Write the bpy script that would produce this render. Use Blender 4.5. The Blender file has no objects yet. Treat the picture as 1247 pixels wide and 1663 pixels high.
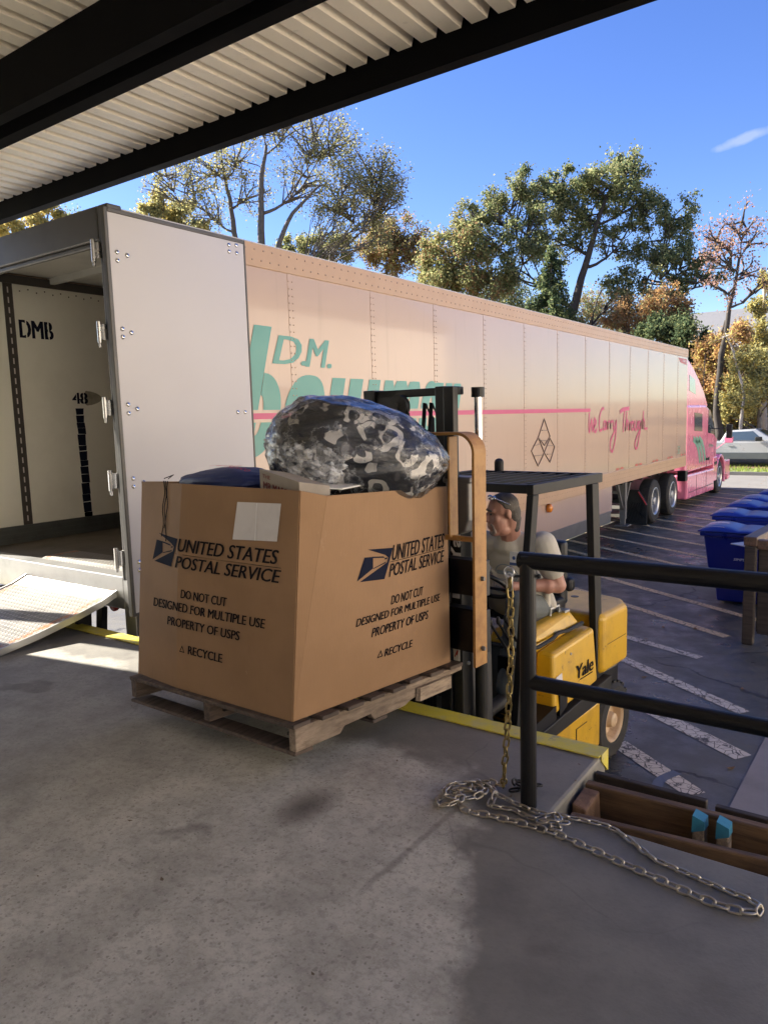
import bpy, bmesh, math, random
import numpy as np
from mathutils import Vector, Matrix, noise as mnoise
random.seed(7); rng = np.random.default_rng(11)
PI = math.pi
sc = bpy.context.scene
COL = sc.collection
# ------------------------------------------------------------------ camera
F_PX, W_PX, H_PX = 1194.4, 1247.0, 1663.0
CAM = Vector((0, 0, 1.45))
RIGHT = Vector((0.8154458, 0.57812602, -0.02860871))
DOWN = Vector((0.04909382, -0.11832428, -0.99176064))
FWD = Vector((-0.57674773, 0.80732253, -0.12486945))
cam = bpy.data.cameras.new('camera')
cam.sensor_fit = 'HORIZONTAL'; cam.sensor_width = 36.0
cam.lens = F_PX / W_PX * 36.0
cam.clip_start = 0.05; cam.clip_end = 2000
camo = bpy.data.objects.new('camera', cam); COL.objects.link(camo)
camo.matrix_world = Matrix(((RIGHT.x, -DOWN.x, -FWD.x, CAM.x), (RIGHT.y, -DOWN.y, -FWD.y, CAM.y),
                            (RIGHT.z, -DOWN.z, -FWD.z, CAM.z), (0, 0, 0, 1)))
sc.camera = camo
# ------------------------------------------------------------------ light
SUN_EL, SUN_ROT = math.radians(34), math.radians(-100)
w = bpy.data.worlds.new('World'); sc.world = w; w.use_nodes = True
wn = w.node_tree; bg = wn.nodes['Background']
sky = wn.nodes.new('ShaderNodeTexSky'); sky.sky_type = 'NISHITA'; sky.sun_disc = False
sky.sun_elevation = SUN_EL; sky.sun_rotation = SUN_ROT; sky.ozone_density = 3.0; sky.air_density = 1.0
sky.dust_density = 0.4; sky.altitude = 300
hs = wn.nodes.new('ShaderNodeHueSaturation'); hs.inputs['Saturation'].default_value = 1.22; hs.inputs['Hue'].default_value = 0.520
wn.links.new(sky.outputs[0], hs.inputs['Color'])
wn.links.new(hs.outputs[0], bg.inputs[0]); bg.inputs[1].default_value = 0.063
# one thin wisp of cloud low in the sky, right of the view
tc = wn.nodes.new('ShaderNodeTexCoord'); wd0 = (RIGHT * (1215 - W_PX / 2) + DOWN * (222 - H_PX / 2) + FWD * F_PX).normalized()
wax = (RIGHT * .93 - DOWN * .36).normalized(); wax = (wax - wd0 * wax.dot(wd0)).normalized(); wup = wd0.cross(wax)
def wdot(v):
    x = wn.nodes.new('ShaderNodeVectorMath'); x.operation = 'DOT_PRODUCT'; wn.links.new(tc.outputs['Generated'], x.inputs[0]); x.inputs[1].default_value = v; return x.outputs['Value']
def wm(op, a, b):
    x = wn.nodes.new('ShaderNodeMath'); x.operation = op
    for i, q in enumerate((a, b)):
        if isinstance(q, (int, float)): x.inputs[i].default_value = q
        else: wn.links.new(q, x.inputs[i])
    return x.outputs[0]
wa, wb = wm('DIVIDE', wdot(wax), .058), wm('DIVIDE', wdot(wup), .0062)
wnz = wn.nodes.new('ShaderNodeTexNoise'); wnz.inputs['Scale'].default_value = 38; wnz.inputs['Detail'].default_value = 5; wn.links.new(tc.outputs['Generated'], wnz.inputs['Vector'])
wr2 = wm('ADD', wm('MULTIPLY', wa, wa), wm('MULTIPLY', wb, wb)); wf = wm('MULTIPLY', wm('MAXIMUM', wm('SUBTRACT', 1., wm('ADD', wr2, wm('MULTIPLY', wm('SUBTRACT', wnz.outputs[0], .42), 2.4))), 0.), wm('GREATER_THAN', wdot(wd0), .5))
wmx = wn.nodes.new('ShaderNodeMix'); wmx.data_type = 'RGBA'; wn.links.new(wm('MINIMUM', wm('MULTIPLY', wf, .40), .36), wmx.inputs[0]); wn.links.new(hs.outputs[0], wmx.inputs[6]); wmx.inputs[7].default_value = (3.6, 3.8, 4.2, 1)
wn.links.new(wmx.outputs[2], bg.inputs[0])
sd = Vector((math.sin(SUN_ROT) * math.cos(SUN_EL), math.cos(SUN_ROT) * math.cos(SUN_EL), math.sin(SUN_EL)))
sl = bpy.data.lights.new('sun', 'SUN'); sl.energy = 5.0; sl.angle = math.radians(0.5); sl.color = (1.0, 0.93, 0.82)
so = bpy.data.objects.new('sun', sl); COL.objects.link(so); so.location = (-40, -8, 30)
so.rotation_euler = (-sd).to_track_quat('-Z', 'Y').to_euler()
sc.view_settings.view_transform = 'Standard'; sc.view_settings.look = 'None'
sc.view_settings.exposure = 2.05; sc.view_settings.gamma = 1.0
sc.cycles.max_bounces = 10; sc.cycles.diffuse_bounces = 5; sc.cycles.transparent_max_bounces = 24
sc.cycles.caustics_reflective = False; sc.cycles.caustics_refractive = False

# ------------------------------------------------------------------ small helpers
def ray(u, v):
    return RIGHT * (u - W_PX / 2) + DOWN * (v - H_PX / 2) + FWD * F_PX
def at(u, v, d):                       # the point at horizontal distance d along a sight line
    r = ray(u, v); return CAM + r * (d / math.hypot(r.x, r.y))

# ---- materials
class NB:
    def __init__(s, name):
        s.m = bpy.data.materials.new(name); s.m.use_nodes = True; s.t = s.m.node_tree
        s.b = s.t.nodes['Principled BSDF']; s.out = s.t.nodes['Material Output']; s._co = None
    def n(s, ty, **k):
        x = s.t.nodes.new(ty)
        for a, v in k.items(): setattr(x, a, v)
        return x
    def L(s, a, b): s.t.links.new(a, b)
    def co(s):
        if s._co is None: s._co = s.n('ShaderNodeTexCoord').outputs['Object']
        return s._co
    def noise(s, scale, detail=4, rough=.55, vec=None, stretch=None):
        x = s.n('ShaderNodeTexNoise'); x.inputs['Scale'].default_value = scale
        x.inputs['Detail'].default_value = detail; x.inputs['Roughness'].default_value = rough
        v = vec or s.co()
        if stretch:
            mp = s.n('ShaderNodeMapping'); mp.inputs['Scale'].default_value = stretch; s.L(v, mp.inputs[0]); v = mp.outputs[0]
        s.L(v, x.inputs['Vector']); return x.outputs['Fac']
    def vor(s, scale, feature='F1', out='Distance', vec=None):
        x = s.n('ShaderNodeTexVoronoi', feature=feature); x.inputs['Scale'].default_value = scale
        s.L(vec or s.co(), x.inputs['Vector']); return x.outputs[out]
    def math(s, op, a, b=0.0, c=None):
        x = s.n('ShaderNodeMath', operation=op)
        for i, v in enumerate((a, b) if c is None else (a, b, c)):
            if isinstance(v, (int, float)): x.inputs[i].default_value = v
            else: s.L(v, x.inputs[i])
        return x.outputs[0]
    def ramp(s, v, lo, hi):
        x = s.n('ShaderNodeMapRange', interpolation_type='SMOOTHSTEP'); x.inputs[1].default_value = lo; x.inputs[2].default_value = hi
        s.L(v, x.inputs[0]); return x.outputs[0]
    def mix(s, f, a, b, mode='MIX'):
        x = s.n('ShaderNodeMix', data_type='RGBA', blend_type=mode)
        for i, v in ((0, f), (6, a), (7, b)):
            if isinstance(v, (int, float)): x.inputs[i].default_value = v
            elif isinstance(v, tuple): x.inputs[i].default_value = (*v, 1)
            else: s.L(v, x.inputs[i])
        return x.outputs[2]
    def xyz(s):
        x = s.n('ShaderNodeSeparateXYZ'); s.L(s.co(), x.inputs[0]); return x.outputs
    def bump(s, h, strength=.3, dist=.01):
        x = s.n('ShaderNodeBump'); x.inputs['Strength'].default_value = strength; x.inputs['Distance'].default_value = dist
        s.L(h, x.inputs['Height']); s.L(x.outputs[0], s.b.inputs['Normal'])
    def set(s, **k):
        for a, v in k.items():
            i = s.b.inputs[a.replace('_', ' ')]
            if isinstance(v, tuple): i.default_value = (*v, 1)
            elif isinstance(v, (int, float)): i.default_value = v
            else: s.L(v, i)
        return s

def mat(name, c, rough=.5, metal=0., dirt=.25, dscale=3., dcol=None, fine=60., bump=0., coat=0., spec=.5, chips=0., chipcol=(.05, .04, .035)):
    m = NB(name)
    n = m.noise(dscale, 6, .65); f = m.noise(fine, 3)
    d = dcol or tuple(x * .45 for x in c)
    k = m.math('MULTIPLY', m.ramp(n, .42, .75), dirt)
    col = m.mix(k, c, d)
    col = m.mix(m.math('MULTIPLY', f, min(.5, dirt * .6)), col, tuple(x * .7 for x in c))
    if chips:
        c1 = m.ramp(m.noise(23, 7, .72), .64, .67); c2 = m.ramp(m.noise(7, 5, .7, stretch=(1, 1, 4)), .66, .69)
        col = m.mix(m.math('MULTIPLY', m.math('MAXIMUM', c1, c2), chips), col, chipcol)
    m.set(Base_Color=col, Metallic=metal, Specular_IOR_Level=spec)
    m.set(Roughness=m.math('ADD', m.math('MULTIPLY', n, .25), max(.02, rough - .12)))
    if coat: m.set(Coat_Weight=coat, Coat_Roughness=.08)
    if bump: m.bump(f, bump, .004)
    return m.m

M = {}
M['black'] = mat('black_paint', (.0045, .0045, .0055), .40, spec=.35, dirt=.35, dcol=(.022, .02, .018))
M['blacksteel'] = mat('black_beam_paint', (.0035, .0035, .004), .75, dirt=.2, dcol=(.008, .008, .008), spec=.07)
M['darkgrey'] = mat('dark_grey_metal', (.013, .013, .013), .55, dirt=.35, dcol=(.05, .045, .038), spec=.28)
M['grey'] = mat('grey_metal', (.16, .155, .15), .45, .3, dirt=.4)
M['rubber'] = mat('tyre_rubber', (.014, .014, .014), .8, dirt=.5, dcol=(.07, .06, .05), dscale=8, bump=.3)
M['steel'] = mat('bright_steel', (.62, .62, .62), .28, 1., dirt=.3)
M['chrome'] = mat('chrome', (.75, .75, .75), .12, 1., dirt=.05)
M['alu'] = mat('aluminium', (.55, .55, .54), .38, .9, dirt=.35)
M['yellow'] = mat('forklift_yellow', (.62, .36, .012), .36, dirt=.45, dcol=(.22, .13, .03), dscale=5, coat=.15, bump=.08, chips=.75)
M['cream'] = mat('cream_wheel_paint', (.62, .45, .27), .5, dirt=.5, dcol=(.2, .12, .06), dscale=14)
M['rustorange'] = mat('worn_orange_paint', (.40, .205, .055), .55, dirt=.75, dcol=(.18, .075, .03), dscale=9, bump=.2, chips=.7, chipcol=(.07, .03, .015))
M['white'] = mat('white_paint', (.76, .75, .74), .4, dirt=.12)
M['doorwhite'] = mat('door_panel_white', (.52, .50, .51), .38, dirt=.12, dcol=(.5, .46, .43), dscale=2.2)
M['trim'] = mat('dark_door_trim', (.10, .095, .09), .45, .5, dirt=.3)
M['teal'] = mat('teal_vinyl', (.10, .33, .28), .32, dirt=.12)
M['magenta'] = mat('magenta_vinyl', (.55, .06, .17), .32, dirt=.1)
M['red'] = mat('red_reflector', (.42, .03, .03), .3, dirt=.1)
M['amber'] = mat('amber_lens', (.80, .25, .02), .2, dirt=.05, coat=.5)
M['ink'] = mat('black_ink', (.014, .012, .014), .9, dirt=.2, spec=.1)
M['navyink'] = mat('navy_ink', (.012, .015, .032), .9, dirt=.2, spec=.1)
M['whiteink'] = mat('white_lettering', (.78, .78, .78), .5, dirt=.1)
M['paper'] = mat('label_paper', (.62, .59, .58), .45, dirt=.2, dscale=12)
M['blueplastic'] = mat('blue_bin_plastic', (.006, .018, .22), .30, dirt=.12, dcol=(.012, .03, .2), spec=.6)
M['sticker'] = mat('pale_sticker', (.70, .58, .58), .5, dirt=.3, dscale=20)
M['pink'] = mat('pink_truck_paint', (.80, .22, .34), .25, dirt=.1, coat=.7)
M['greenvinyl'] = mat('green_vinyl', (.16, .36, .26), .3, dirt=.1)
M['glass'] = mat('window_glass', (.05, .07, .08), .06, 0, dirt=.05, spec=1.0, coat=1.)
M['wall_in'] = mat('trailer_liner', (.84, .86, .78), .5, dirt=.2, dcol=(.5, .5, .43), dscale=1.6)
M['kick'] = mat('scuff_plate', (.14, .16, .16), .45, .6, dirt=.5, dscale=5)
M['floor_tr'] = mat('trailer_floor_wood', (.16, .14, .115), .6, dirt=.5)
M['silver'] = mat('silver_car_paint', (.42, .43, .42), .3, .2, dirt=.05, coat=.6)
M['carlow'] = mat('grey_lower_panel', (.11, .12, .12), .4, .2, dirt=.2)
M['denim'] = mat('grey_denim', (.12, .135, .135), .9, dirt=.35, dcol=(.22, .23, .22), dscale=9, fine=220, bump=.4)
M['shirt'] = mat('heather_grey_cotton', (.50, .47, .40), .95, dirt=.3, dcol=(.40, .375, .32), dscale=5, fine=260, bump=.3)
M['skin'] = mat('skin', (.40, .205, .15), .5, dirt=.35, dcol=(.33, .13, .09), dscale=14, fine=120)
M['hair'] = mat('grey_brown_hair', (.06, .05, .043), .65, dirt=.7, dcol=(.24, .225, .205), dscale=16, fine=180, bump=.6)
M['beard'] = mat('grey_stubble', (.30, .23, .19), .8, dirt=.5, dscale=40, bump=.5)
M['eye'] = mat('dark_eye', (.02, .015, .012), .3)
M['shoe'] = mat('dark_shoe', (.02, .018, .016), .6)
M['seat'] = mat('black_vinyl', (.007, .007, .009), .45)
M['bluetape'] = mat('blue_paint', (.03, .19, .30), .5, dirt=.4, dscale=20)
M['yellowedge'] = mat('yellow_edge_paint', (.72, .60, .06), .5, dirt=.8, dcol=(.50, .47, .32), dscale=11, fine=200, bump=.3, chips=.7, chipcol=(.28, .26, .22))
M['reflector'] = mat('white_reflector', (.7, .68, .66), .3)

def wood(name, c, dark, scale=1.0, axis='Y', rough=.75):
    m = NB(name)
    st = {'X': (1.5, 22, 22), 'Y': (22, 1.5, 22), 'Z': (22, 22, 1.5)}[axis]
    g = m.noise(2.2 * scale, 8, .7, stretch=st); d = m.noise(3, 5)
    col = m.mix(m.ramp(g, .35, .7), c, dark)
    col = m.mix(m.math('MULTIPLY', m.ramp(d, .45, .75), .6), col, tuple(x * .5 for x in dark))
    m.set(Base_Color=col, Roughness=rough); m.bump(g, .5, .006); return m.m
M['wood_light'] = wood('weathered_pale_timber', (.33, .255, .185), (.14, .10, .07))
M['wood_dark'] = wood('grey_dirty_timber', (.12, .085, .065), (.045, .032, .026))
M['timber'] = wood('brown_bumper_timber', (.20, .115, .055), (.07, .04, .022), .7, 'X')
M['timber_dark'] = wood('dark_timber', (.06, .045, .035), (.02, .016, .013), .7, 'X')
M['brownrail'] = wood('brown_stained_timber', (.16, .095, .06), (.07, .045, .03), .7, 'Y', .5)

def make_concrete():
    m = NB('worn_concrete'); X = m.xyz(); x, y = X[0], X[1]
    big = m.noise(.9, 6, .6); mid = m.noise(4.5, 6, .65); fine = m.noise(55, 4, .7); sp = m.noise(130, 2)
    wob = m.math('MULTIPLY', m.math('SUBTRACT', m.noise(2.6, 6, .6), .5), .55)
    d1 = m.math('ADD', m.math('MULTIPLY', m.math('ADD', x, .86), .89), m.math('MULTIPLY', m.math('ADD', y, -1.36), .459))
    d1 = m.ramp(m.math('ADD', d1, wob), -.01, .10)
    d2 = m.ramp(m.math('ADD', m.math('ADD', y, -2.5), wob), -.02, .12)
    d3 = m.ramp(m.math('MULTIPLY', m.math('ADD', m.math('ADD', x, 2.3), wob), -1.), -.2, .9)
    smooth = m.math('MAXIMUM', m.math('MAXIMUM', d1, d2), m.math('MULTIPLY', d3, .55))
    light = m.mix(m.ramp(mid, .3, .72), (.53, .51, .44), (.34, .325, .28))
    pits = m.math('MULTIPLY', m.math('MULTIPLY', m.ramp(m.noise(58, 6, .7), .60, .70), m.ramp(big, .40, .62)), .75)
    light = m.mix(pits, light, (.12, .105, .09))
    def chips_(scale, big_, seed):
        mp = m.n('ShaderNodeMapping'); mp.inputs['Location'].default_value = (seed, seed * .37, 0); m.L(m.co(), mp.inputs[0])
        vn = m.n('ShaderNodeTexVoronoi'); vn.inputs['Scale'].default_value = scale; m.L(mp.outputs[0], vn.inputs['Vector']); sp_ = m.n('ShaderNodeSeparateColor'); m.L(vn.outputs['Color'], sp_.inputs[0])
        r_ = m.math('POWER', sp_.outputs[0], 5.); d_ = m.math('ADD', vn.outputs['Distance'], m.math('ADD', m.math('MULTIPLY', fine, .35), m.math('MULTIPLY', m.noise(scale * 2.2, 3, .7), .45)))
        return m.ramp(m.math('SUBTRACT', m.math('ADD', m.math('MULTIPLY', r_, big_), .36), d_), 0., .05)
    light = m.mix(m.math('MULTIPLY', chips_(95, .52, 1.3), .5), light, (.13, .11, .095)); light = m.mix(m.math('MULTIPLY', chips_(120, .50, 7.7), .5), light, (.50, .46, .41)); light = m.mix(m.math('MULTIPLY', chips_(42, .46, 4.1), .45), light, (.16, .135, .115))
    light = m.mix(m.math('MULTIPLY', m.ramp(m.noise(30, 8, .8), .47, .62), .55), light, (.25, .225, .195))
    light = m.mix(m.math('MULTIPLY', m.ramp(m.vor(75), .34, .12), .35), light, (.46, .41, .36))
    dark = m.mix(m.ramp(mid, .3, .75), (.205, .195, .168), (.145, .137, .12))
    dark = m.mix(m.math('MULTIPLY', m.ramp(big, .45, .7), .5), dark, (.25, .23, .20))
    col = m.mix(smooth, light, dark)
    col = m.mix(m.math('MULTIPLY', m.ramp(fine, .5, .75), .3), col, (.12, .10, .09))
    # oily stain and blotches
    sx = m.math('DIVIDE', m.math('ADD', x, 1.80), .12); sy = m.math('DIVIDE', m.math('ADD', y, -1.95), .20)
    r = m.math('SQRT', m.math('ADD', m.math('MULTIPLY', sx, sx), m.math('MULTIPLY', sy, sy)))
    st = m.math('MULTIPLY', m.ramp(m.math('ADD', r, m.math('MULTIPLY', mid, 1.3)), 1.75, .75), .75)
    col = m.mix(st, col, (.055, .04, .035))
    bl = m.math('MULTIPLY', m.ramp(m.noise(2.1, 3, .5), .66, .72), .5); col = m.mix(bl, col, (.09, .075, .068))
    # tooled joint and hairline cracks
    jx = m.math('ABSOLUTE', m.math('ADD', m.math('ADD', x, 1.31), m.math('MULTIPLY', m.math('SUBTRACT', m.noise(6, 3), .5), .05)))
    jl = m.math('MULTIPLY', m.ramp(jx, .02, .004), m.ramp(y, 1.55, 1.75))
    jl = m.math('MULTIPLY', jl, m.ramp(y, 2.3, 2.2))
    col = m.mix(m.math('MULTIPLY', jl, .38), col, (.07, .055, .05))
    nv = m.n('ShaderNodeTexNoise'); nv.inputs['Scale'].default_value = 3.; m.L(m.co(), nv.inputs['Vector'])
    mx = m.n('ShaderNodeVectorMath', operation='MULTIPLY_ADD'); m.L(nv.outputs['Color'], mx.inputs[0]); mx.inputs[1].default_value = (.5, .5, .5); m.L(m.co(), mx.inputs[2])
    cr = m.math('MULTIPLY', m.ramp(m.vor(.75, 'DISTANCE_TO_EDGE', vec=mx.outputs[0]), .008, .001), m.ramp(m.noise(1.3, 2), .5, .6))
    col = m.mix(m.math('MULTIPLY', cr, .22), col, (.06, .05, .045))
    m.set(Base_Color=col, Roughness=m.math('ADD', m.math('MULTIPLY', smooth, -.18), .82), Specular_IOR_Level=.4)
    h = m.math('ADD', m.math('MULTIPLY', fine, .7), m.math('MULTIPLY', pits, -.8)); m.bump(h, .35, .006)
    return m.m
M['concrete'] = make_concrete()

def make_asphalt():
    m = NB('cracked_asphalt')
    big = m.noise(.35, 6, .6); fine = m.noise(90, 3, .8); mid = m.noise(3, 6, .6)
    col = m.mix(m.ramp(big, .35, .65), (.062, .060, .050), (.105, .100, .085))
    col = m.mix(m.math('MULTIPLY', m.ramp(fine, .55, .75), .5), col, (.12, .115, .11))
    nv = m.n('ShaderNodeTexNoise'); nv.inputs['Scale'].default_value = 2.2; nv.inputs['Detail'].default_value = 6; m.L(m.co(), nv.inputs['Vector'])
    mx = m.n('ShaderNodeVectorMath', operation='MULTIPLY_ADD'); m.L(nv.outputs['Color'], mx.inputs[0]); mx.inputs[1].default_value = (.7, .7, .7); m.L(m.co(), mx.inputs[2])
    cr = m.ramp(m.vor(.55, 'DISTANCE_TO_EDGE', vec=mx.outputs[0]), .016, .003)
    cr = m.math('MULTIPLY', cr, m.ramp(m.noise(.6, 2), .40, .52))
    col = m.mix(m.math('MULTIPLY', cr, .85), col, (.012, .011, .011))
    m.set(Base_Color=col, Roughness=m.math('ADD', m.math('MULTIPLY', m.ramp(m.math('ADD', m.math('MULTIPLY', mid, .5), m.math('MULTIPLY', big, .5)), .38, .60), .42), .24), Specular_IOR_Level=.5)
    m.bump(m.math('ADD', fine, m.math('MULTIPLY', cr, -2.)), .5, .006); return m.m
M['asphalt'] = make_asphalt()

def make_stripe(name, c, wear):
    m = NB(name); n = m.noise(9, 8, .75); v = m.vor(16, 'DISTANCE_TO_EDGE')
    k = m.math('MAXIMUM', m.ramp(n, .5 + wear, .56 + wear), m.ramp(v, .05, .02))
    col = m.mix(k, c, (.05, .047, .047)); col = m.mix(m.math('MULTIPLY', m.noise(40, 3), .35), col, (.16, .13, .10))
    m.set(Base_Color=col, Roughness=.75); return m.m
M['stripe'] = make_stripe('yellowed_line_paint', (.78, .60, .33), .15)
M['stripe_old'] = make_stripe('cracked_white_line_paint', (.62, .56, .46), .05)

def make_trailer_paint():
    m = NB('peach_trailer_paint'); n = m.noise(.5, 4); f = m.noise(5, 5)
    col = m.mix(m.ramp(n, .3, .7), (.50, .36, .275), (.475, .34, .258))
    col = m.mix(m.math('MULTIPLY', m.ramp(f, .55, .8), .12), col, (.45, .33, .25))
    X = m.xyz()
    sk_ = m.math('MULTIPLY', m.ramp(m.noise(6, 6, .65, stretch=(1, 1.4, .10)), .56, .74), .30); col = m.mix(sk_, col, (.34, .255, .19))
    m.set(Base_Color=col, Roughness=.22, Coat_Weight=.5, Coat_Roughness=.06, Specular_IOR_Level=.5)
    m.bump(m.noise(1.3, 3), .16, .03); return m.m
M['peach'] = make_trailer_paint()
M['peachrail'] = mat('peach_rail_paint', (.50, .325, .195), .35, dirt=.3, dcol=(.4, .24, .14), dscale=4)

def make_cardboard():
    m = NB('corrugated_cardboard'); scf = m.ramp(m.noise(14, 7, .75, stretch=(1, 1, .5)), .64, .70); flute = m.noise(3, 2, stretch=(90, 90, 1)); n = m.noise(2.5, 5)
    col = m.mix(m.ramp(n, .35, .7), (.315, .19, .102), (.265, .158, .083))
    col = m.mix(m.math('MULTIPLY', m.ramp(flute, .4, .6), .12), col, (.25, .15, .08))
    st = m.math('MULTIPLY', m.ramp(m.noise(1.4, 3), .62, .72), .3); col = m.mix(st, col, (.20, .12, .07)); col = m.mix(m.math('MULTIPLY', scf, .35), col, (.42, .28, .17)); col = m.mix(m.math('MULTIPLY', m.ramp(m.noise(5, 6, .7, stretch=(1, 1, .25)), .62, .74), .25), col, (.17, .10, .06))
    m.set(Base_Color=col, Roughness=.8, Specular_IOR_Level=.3); m.bump(flute, .15, .003); return m.m
M['card'] = make_cardboard()

def make_deck():
    m = NB('beige_roof_deck'); n = m.noise(1.2, 5)
    col = m.mix(m.ramp(n, .35, .7), (.86, .80, .69), (.79, .73, .62)); f = m.noise(20, 4)
    col = m.mix(m.math('MULTIPLY', m.ramp(f, .62, .75), .25), col, (.3, .26, .22))
    m.set(Base_Color=col, Roughness=.45); return m.m
M['deck'] = make_deck()

def make_tread():
    m = NB('diamond_tread_steel'); X = m.xyz()
    a = m.math('SINE', m.math('MULTIPLY', m.math('ADD', X[0], X[1]), 75.)); b = m.math('SINE', m.math('MULTIPLY', m.math('SUBTRACT', X[0], X[1]), 75.))
    h = m.ramp(m.math('MULTIPLY', a, b), .25, .6)
    n = m.noise(4, 6); e = m.math('ABSOLUTE', m.math('ADD', X[0], -.615))      # local x: 0..1.23
    edge = m.math('MULTIPLY', m.ramp(e, .515, .535), m.ramp(e, .595, .585))
    edge = m.math('MULTIPLY', edge, m.ramp(m.noise(16, 6, .7), .40, .56))
    col = m.mix(m.ramp(n, .4, .7), (.21, .20, .18), (.14, .13, .12)); col = m.mix(m.math('MULTIPLY', h, .75), col, (.34, .33, .30))
    col = m.mix(m.math('MULTIPLY', edge, .85), col, (.40, .12, .03))
    m.set(Base_Color=col, Roughness=.42, Metallic=.35); m.bump(h, .8, .008); return m.m
M['tread'] = make_tread()

def make_cloth():
    m = NB('navy_patterned_clothes'); nv = m.n('ShaderNodeTexNoise'); nv.inputs['Scale'].default_value = 7.; nv.inputs['Detail'].default_value = 2; m.L(m.co(), nv.inputs['Vector'])
    mx = m.n('ShaderNodeVectorMath', operation='MULTIPLY_ADD'); m.L(nv.outputs['Color'], mx.inputs[0]); mx.inputs[1].default_value = (.12, .12, .12); m.L(m.co(), mx.inputs[2])
    v = m.vor(10., vec=mx.outputs[0])
    ring = m.math('MULTIPLY', m.ramp(v, .34, .36), m.ramp(v, .60, .58)); gate = m.ramp(m.noise(8, 2), .45, .48)
    k = m.math('MULTIPLY', ring, gate)
    col = m.mix(k, (.010, .012, .022), (.85, .82, .78)); col = m.mix(m.math('MULTIPLY', m.ramp(m.noise(5, 2), .64, .67), .8), col, (.16, .15, .16))
    m.set(Base_Color=col, Roughness=.9); m.bump(m.noise(9, 5, stretch=(1, 1, 2.2)), .6, .03); return m.m
M['cloth'] = make_cloth()

def make_film():
    m = NB('clear_plastic_film'); t = m.n('ShaderNodeBsdfTransparent'); g = m.n('ShaderNodeBsdfGlossy'); g.inputs['Roughness'].default_value = .14
    d = m.n('ShaderNodeBsdfTranslucent'); d.inputs['Color'].default_value = (.75, .78, .82, 1); df = m.n('ShaderNodeBsdfDiffuse'); df.inputs['Color'].default_value = (.72, .75, .8, 1)
    fr = m.n('ShaderNodeFresnel'); fr.inputs['IOR'].default_value = 1.5
    wr = m.noise(7, 6, .6); wr2 = m.noise(30, 4, .6, stretch=(1, 1, 3))
    bp = m.n('ShaderNodeBump'); bp.inputs['Strength'].default_value = .55; bp.inputs['Distance'].default_value = .02
    m.L(m.math('ADD', wr, m.math('MULTIPLY', wr2, .4)), bp.inputs['Height'])
    for x in (g, fr, df): m.L(bp.outputs[0], x.inputs['Normal'])
    crease = m.ramp(m.math('ABSOLUTE', m.math('SUBTRACT', wr, .5)), .035, .0)
    k2 = m.math('ADD', m.math('MULTIPLY', crease, .30), m.math('ADD', .03, m.math('MULTIPLY', fr.outputs[0], .55)))
    a = m.n('ShaderNodeMixShader'); m.L(k2, a.inputs[0]); m.L(t.outputs[0], a.inputs[1])
    dd = m.n('ShaderNodeMixShader'); dd.inputs[0].default_value = .5; m.L(d.outputs[0], dd.inputs[1]); m.L(df.outputs[0], dd.inputs[2]); m.L(dd.outputs[0], a.inputs[2])
    b = m.n('ShaderNodeMixShader'); m.L(m.math('MULTIPLY', fr.outputs[0], 1.6), b.inputs[0]); m.L(a.outputs[0], b.inputs[1]); m.L(g.outputs[0], b.inputs[2])
    m.L(b.outputs[0], m.out.inputs['Surface']); return m.m
M['film'] = make_film()
def make_haze_film():
    m = NB('bunched_plastic_film'); t = m.n('ShaderNodeBsdfTransparent'); n = m.noise(26, 5, .6); k = m.math('ADD', m.math('MULTIPLY', m.ramp(n, .42, .62), .55), .12)
    m.set(Base_Color=(.80, .83, .88), Roughness=.18); m.bump(n, .8, .02); a = m.n('ShaderNodeMixShader'); m.L(k, a.inputs[0]); m.L(t.outputs[0], a.inputs[1]); m.L(m.b.outputs[0], a.inputs[2]); m.L(a.outputs[0], m.out.inputs['Surface']); return m.m
M['hazefilm'] = make_haze_film()

def leaf_mat(name, c, tr=.55):
    c = tuple(min(.8, x * 1.7) for x in c)
    m = NB(name); oi = m.n('ShaderNodeObjectInfo'); n = m.noise(.8, 3)
    col = m.mix(m.ramp(n, .35, .65), c, tuple(x * .72 for x in c))
    d = m.n('ShaderNodeBsdfDiffuse'); t = m.n('ShaderNodeBsdfTranslucent'); m.L(col, d.inputs[0]); m.L(col, t.inputs[0])
    x = m.n('ShaderNodeMixShader'); x.inputs[0].default_value = tr; m.L(d.outputs[0], x.inputs[1]); m.L(t.outputs[0], x.inputs[2])
    m.L(x.outputs[0], m.out.inputs['Surface']); return m.m
LEAF = dict(tan=leaf_mat('dry_tan_leaf', (.20, .18, .09)), grn=leaf_mat('greyish_green_leaf', (.155, .165, .08)), yg=leaf_mat('yellow_green_leaf', (.30, .28, .12)), y=leaf_mat('yellow_leaf', (.42, .34, .12)), g=leaf_mat('green_leaf', (.155, .175, .08)),
            dg=leaf_mat('dark_green_leaf', (.06, .085, .045)), ol=leaf_mat('olive_leaf', (.215, .21, .105)), br=leaf_mat('brown_leaf', (.24, .155, .085)),
            orr=leaf_mat('orange_leaf', (.34, .20, .085)), pk=leaf_mat('dull_red_leaf', (.27, .17, .145)), pale=leaf_mat('pale_tan_leaf', (.40, .35, .17)))
M['bark'] = mat('grey_bark', (.13, .11, .09), .9, dirt=.6, dcol=(.05, .042, .035), dscale=6, bump=.6)
M['darkbark'] = mat('dark_bark', (.06, .05, .042), .9, dirt=.5, dscale=6, bump=.6)
M['palebark'] = mat('pale_bark', (.36, .32, .27), .85, dirt=.5, dcol=(.15, .12, .1), dscale=3)

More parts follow.
